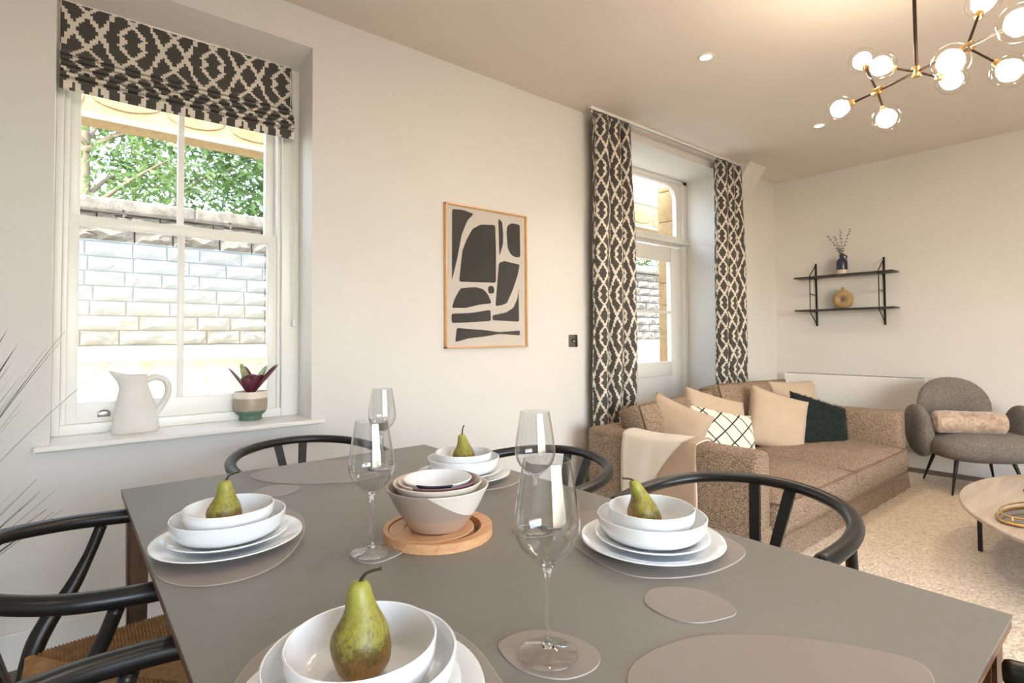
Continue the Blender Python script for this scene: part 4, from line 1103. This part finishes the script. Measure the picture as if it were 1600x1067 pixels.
pc = pillow('dark green fur cushion leaning on the beige ones near the right arm', .46, .42, .15, (4.27, 1.66, .50), (-26, 18, -34), fabric('dark_green_fur', (8, 20, 20), (22, 38, 38), 160, bump=1.0, sheen=.0), seed=6)
# fur: short hair tufts as real geometry on the green cushion
V = []; F = []; rnd = random.Random(4); me = pc.data
for i in range(5200):
    p = me.polygons[rnd.randrange(len(me.polygons))]; c = p.center + Vector((rnd.uniform(-.01, .01), 0, rnd.uniform(-.01, .01))); nn = (p.normal + Vector((rnd.uniform(-.7, .7), rnd.uniform(-.7, .7), rnd.uniform(-1.0, .3)))).normalized()
    sd_ = nn.cross(Vector((rnd.random(), rnd.random(), rnd.random()))).normalized() * .0016; L = rnd.uniform(.008, .015); n0 = len(V)
    V += [c - sd_, c + sd_, c + nn * L]; F.append((n0, n0 + 1, n0 + 2))
o = mesh('fur', V, F, pc.data.materials[0], pc); o['kind'] = 'stuff'

# throw over the left arm
def throw():
    t = thing('throw', 'cream and taupe wool throw draped over the left sofa arm', 'throw', (2.56, 1.73, .61))
    ax, bx = 2.50 - 2.56, 2.635 - 2.56
    # profile across the arm: outer side up, over, down inner side
    prof = [(ax - .014, -.50), (ax - .016, -.3), (ax - .016, -.1), (ax - .012, -.03), (ax + .006, .002), (0.005, .012), (bx - .012, .006), (bx + .008, -.03), (bx + .010, -.12)]
    P = spline([(a, 0, b) for a, b in prof], 5)
    ny = 22; V = []; F = []; fm = []
    ya, yb = 1.555 - 1.73, 2.03 - 1.73
    for i, p in enumerate(P):
        for j in range(ny + 1):
            f = j / ny; y = ya + (yb - ya) * f + .012 * math.sin(i * .3) * (f - .5)
            w = .006 * math.sin(f * 9 + i * .12) * (1 if p.z < 0 else .3)
            V.append((p.x + (-abs(w) if p.x < 0 else abs(w)), y, p.z + (.004 * math.sin(f * 7) if p.z > -.02 else 0)))
    for i in range(len(P) - 1):
        for j in range(ny):
            a = i * (ny + 1) + j; F.append((a, a + 1, a + ny + 2, a + ny + 1))
    o = mesh('cream_layer', V, F, M['throw_cream'], t, True); md = o.modifiers.new('s', 'SOLIDIFY'); md.thickness = .008; md.offset = 1
    # folded-over taupe corner: curved diagonal edge
    V = []; F = []; nu = 18
    for i, p in enumerate(P):
        f = i / (len(P) - 1); s_ = i
        zt = p.z
        # left border of the taupe flap runs diagonally from the hem's middle up to the near edge
        if p.x < 0.0 or zt > -.02: k = max(0.0, min(1.0, (.50 + zt) / .52))
        else: k = 1
        yl = ya - .03 + (yb - ya) * (.72 - .56 * k ** 2.2)
        for j in range(nu + 1):
            q = j / nu; y = (ya - .004) + (yl - ya) * q; off = .009 + .004 * math.sin(q * PI)
            dx = -off if p.x < 0 else off; dz = off if zt > -.02 else 0
            V.append((p.x + dx * (0 if zt > .001 else 1), y, zt + dz))
    for i in range(len(P) - 1):
        for j in range(nu): a = i * (nu + 1) + j; F.append((a, a + 1, a + nu + 2, a + nu + 1))
    o = mesh('taupe_layer', V, F, M['throw_taupe'], t, True); md = o.modifiers.new('s', 'SOLIDIFY'); md.thickness = .006; md.offset = 1
    o['label'] = 'taupe folded-over half'
throw()

# ================================================================== ARMCHAIR
def armchair():
    cxx, cyy = 5.06, .935; rz = math.radians(220)
    t = thing('armchair', 'rounded grey boucle armchair with thin black legs against the right wall', 'armchair', (cxx, cyy, RG), rz)
    mt = M['boucle']
    # local +x is the front, +y is the sitter's left (picture right)
    seat = B().sph((.05, 0, .315), 1, 36, 16, sc=(.30, .325, .105), p=2.7); seat.out('seat', mt, t, True)
    def curve(q):
        return Vector((q.x + .60 * q.y * q.y - .10 * (q.z), q.y, q.z))
    B().sph((-.235, 0, .54), 1, 36, 18, sc=(.060, .250, .235), p=2.2, fn=curve).out('backrest', mt, t, True)
    for s in (-1, 1):
        B().sph((-.03, s * .325, .400), 1, 28, 16, sc=(.150, .062, .190), p=2.3, fn=lambda q: Vector((q.x, q.y + s * .08 * q.z, q.z))).out('armrest', mt, t, True)
    for x, y in ((.22, .18), (.22, -.24), (-.20, .24), (-.20, -.19)):
        B().tube([(x * .78, y * .80, .24), (x * 1.10, y * 1.10, 0)], [.014, .006], 12).out('leg', M['black_metal'], t, auto=50)
armchair()
t = thing('bolster', 'crushed taupe velvet bolster cushion lying on the grey armchair', 'cushion', (4.950, .945, .508), math.radians(212))
def fnb(q):
    k = 1 + .05 * mnoise.noise(q * 9) + (.05 * mnoise.noise(q * 30) if abs(q.y) > .17 else 0)
    return Vector((q.x * k, q.y, q.z * k))
g = G('crushed_velvet'); nz = g.noise(g.coord(), 16, 5, .7, 1.5); g.col(g.ramp(nz, [(.35, lin((140, 112, 90))), (.65, lin((202, 176, 152)))])); g.bump(nz, .8, .01); vm = g.set(Roughness=.45, Sheen_Weight=.6)
prof = [(0, -.205), (.03, -.212), (.062, -.205), (.073, -.19), (.077, -.16), (.078, 0), (.077, .16), (.073, .19), (.062, .205), (.03, .212), (0, .205)]
P = spline([(a, 0, b) for a, b in prof], 5)
B().lathe([(max(0, p.x), p.z) for p in P], 36, Matrix.Translation((.04, 0, .035)) @ Matrix.Rotation(-PI / 2, 4, 'X'), bend=lambda q: Vector((q.x * (1 + .07 * mnoise.noise(q * 14)), q.y * (1 + .07 * mnoise.noise(q * 14)), q.z))).out('cover', vm, t, True)

# ================================================================== COFFEE TABLE
def coffee():
    cx_, cy_ = 3.72, -.16; a, bq = 1.02, .885
    t = thing('coffee_table', 'low round coffee table with a pale veined stone top and slim black legs', 'coffee table', (cx_, cy_, RG))
    g = G('veined_pale_stone'); v = g.coord(scale=(1, 9, 1), rot=(0, 0, .5)); n1_ = g.noise(v, 1.6, 6, .6, .6); n2_ = g.noise(v, 30, 3)
    g.col(g.ramp(g.mt('ADD', g.mt('MULTIPLY', n1_, .8), g.mt('MULTIPLY', n2_, .2)), [(.34, lin((176, 160, 142))), (.5, lin((190, 174, 157))), (.65, lin((202, 187, 169)))])); sm = g.set(Roughness=.25)
    n = 96; o = [(a * math.cos(2 * PI * i / n), bq * math.sin(2 * PI * i / n)) for i in range(n)]
    b = B(); V = []
    for z, k in ((.272, .992), (.275, 1), (.286, 1), (.29, .996)): V += [(x * k, y * k, z) for x, y in o]
    F = [tuple(range(n))[::-1], tuple(range(3 * n, 4 * n))]
    for j in range(3):
        for i in range(n): q, r_ = j * n + i, j * n + (i + 1) % n; F.append((q, r_, r_ + n, q + n))
    b.add(V, F).out('tabletop', sm, t, auto=40)
    for sx in (-1, 1):
        for sy in (-1, 1):
            x = sx * .11; 
    lx = 3.612 - cx_; ly = .646 - cy_
    for x, y in ((lx, ly), (.62, .50), (lx, -ly), (-.62, -.35), (-.72, .30)):
        if (x, y) == (.62, .50): continue
        B().box(x - .009, x + .009, y - .009, y + .009, 0, .272).out('leg', M['black_metal'], t)
    B().tube([(lx, ly, .245), (-lx, -ly, .245)], .010, 8).tube([(-.72, .30, .245), (.62, -.35, .245)], .010, 8).out('cross_brace', M['black_metal'], t)
    tr = thing('tray', 'oval brass-rimmed glass tray on the coffee table', 'tray', (3.30, .40, RG + .29), -.25)
    n = 40; ring_ = [(.21 * math.cos(2 * PI * i / n), .105 * math.sin(2 * PI * i / n), .010) for i in range(n + 1)]
    B().tube(ring_, .006, 8, cap=False).out('rim', M['brass'], tr, True)
    B().prism([(x, y) for x, y, z in ring_[:-1]], .003, .008).out('base', plain('smoked_mirror', (92, 86, 84), .12, .6, var=.02), tr)
    B().tube([(.195 * math.cos(2 * PI * i / n), .098 * math.sin(2 * PI * i / n), .035) for i in range(n + 1)], .0035, 8, cap=False).tube([(-.20, 0, .012), (-.195, 0, .035)], .004, 8).tube([(.20, 0, .012), (.195, 0, .035)], .004, 8).out('handle_rail', M['brass'], tr, True)
    bk = thing('book', 'black book at the right edge of the picture on the coffee table', 'book', (3.78, .33, RG + .29), .35)
    B().box(-.11, .11, -.15, .15, 0, .012, .002).out('cover', M['black_metal'], bk)
coffee()

# ================================================================== RUG
def rug():
    x0, x1, y0, y1 = 1.62, 5.30, -2.2, 2.20
    nx, ny = 200, 216; V = []; F = []
    for j in range(ny + 1):
        for i in range(nx + 1):
            x = x0 + (x1 - x0) * i / nx; y = y0 + (y1 - y0) * j / ny
            e = min(i, nx - i, j, ny - j)
            z = FL + (.001 if e == 0 else .0125 + .003 * mnoise.noise(Vector((x * 28, y * 28, 0))) + .0015 * mnoise.noise(Vector((x * 7, y * 7, 3))))
            jx = .012 * mnoise.noise(Vector((y * 30, 0, 1))) if i in (0, nx) else 0; V.append((x + jx - 3.2, y + (.012 * mnoise.noise(Vector((x * 30, 5, 1))) if j in (0, ny) else 0), z - FL))
    for j in range(ny):
        for i in range(nx): a = j * (nx + 1) + i; F.append((a, a + 1, a + nx + 2, a + nx + 1))
    o = mesh('rug', V, F, M['rug'], None, True); o.location = (3.2, 0, FL); tag(o, 'large cream looped wool rug under the sofa and coffee table', 'rug')
rug()

# ================================================================== GRASS PLANT AT THE LEFT EDGE
def grass():
    t = thing('potted_grass', 'tall grass-like plant reaching into the picture at the left edge', 'potted plant', (-.37, 2.00, FL))
    B().lathe([(0, 0), (.12, 0), (.125, .01), (.155, .34), (.160, .36), (.150, .36), (.145, .33), (0, .32)], 32).out('pot', plain('grey_planter', (150, 146, 140), .6), t, auto=50)
    gm = plain('grass_blade', (48, 76, 36), .5, var=.25, scale=10); rnd = random.Random(11)
    def blade(az, L, lean, w, curl, z0=.30):
        pts = []; N = 9; V = []; F = []
        for i in range(N + 1):
            f = i / N; r_ = L * (math.sin(lean) * f + curl * f * f * .5); z = z0 + L * (math.cos(lean) * f - curl * f * f * .35)
            ww = 1.5 * w * (1 - f) ** .6 + .0005; c = Vector((math.cos(az) * r_, math.sin(az) * r_, z)); sd_ = Vector((-math.sin(az), math.cos(az), .3)).normalized()
            V += [c - sd_ * ww, c + sd_ * ww + Vector((0, 0, .0006))]
        for i in range(N): F.append((2 * i, 2 * i + 1, 2 * i + 3, 2 * i + 2))
        mesh('blade', V, F, gm, t, True)
    for i in range(120):       # tall arching blades
        az = rnd.uniform(0, 2 * PI); L = rnd.uniform(.50, .86)
        if math.sin(az) > .0: L *= .55
        blade(az, L, rnd.uniform(.10, .42), rnd.uniform(.0016, .0040), rnd.uniform(.05, .35), .38)
    for i in range(70):        # shorter stiff fan
        az = rnd.uniform(0, 2 * PI); L = rnd.uniform(.34, .50)
        if math.sin(az) > 0: L *= .6
        blade(az, L, rnd.uniform(.45, .85), rnd.uniform(.0014, .0026), rnd.uniform(.0, .12), .36)
    for i in range(22): blade(rnd.uniform(-.9, .1), rnd.uniform(.60, .86), rnd.uniform(.26, .44), rnd.uniform(.003, .0090), rnd.uniform(.02, .2), .40)
    for i in range(34): blade(rnd.uniform(-.9, .1), rnd.uniform(.42, .52), rnd.uniform(.62, .9), rnd.uniform(.0014, .0026), rnd.uniform(.0, .1), .36)
    blade(-.05, .92, .44, .0014, .35, .40)
grass()
bpy.context.view_layer.update()
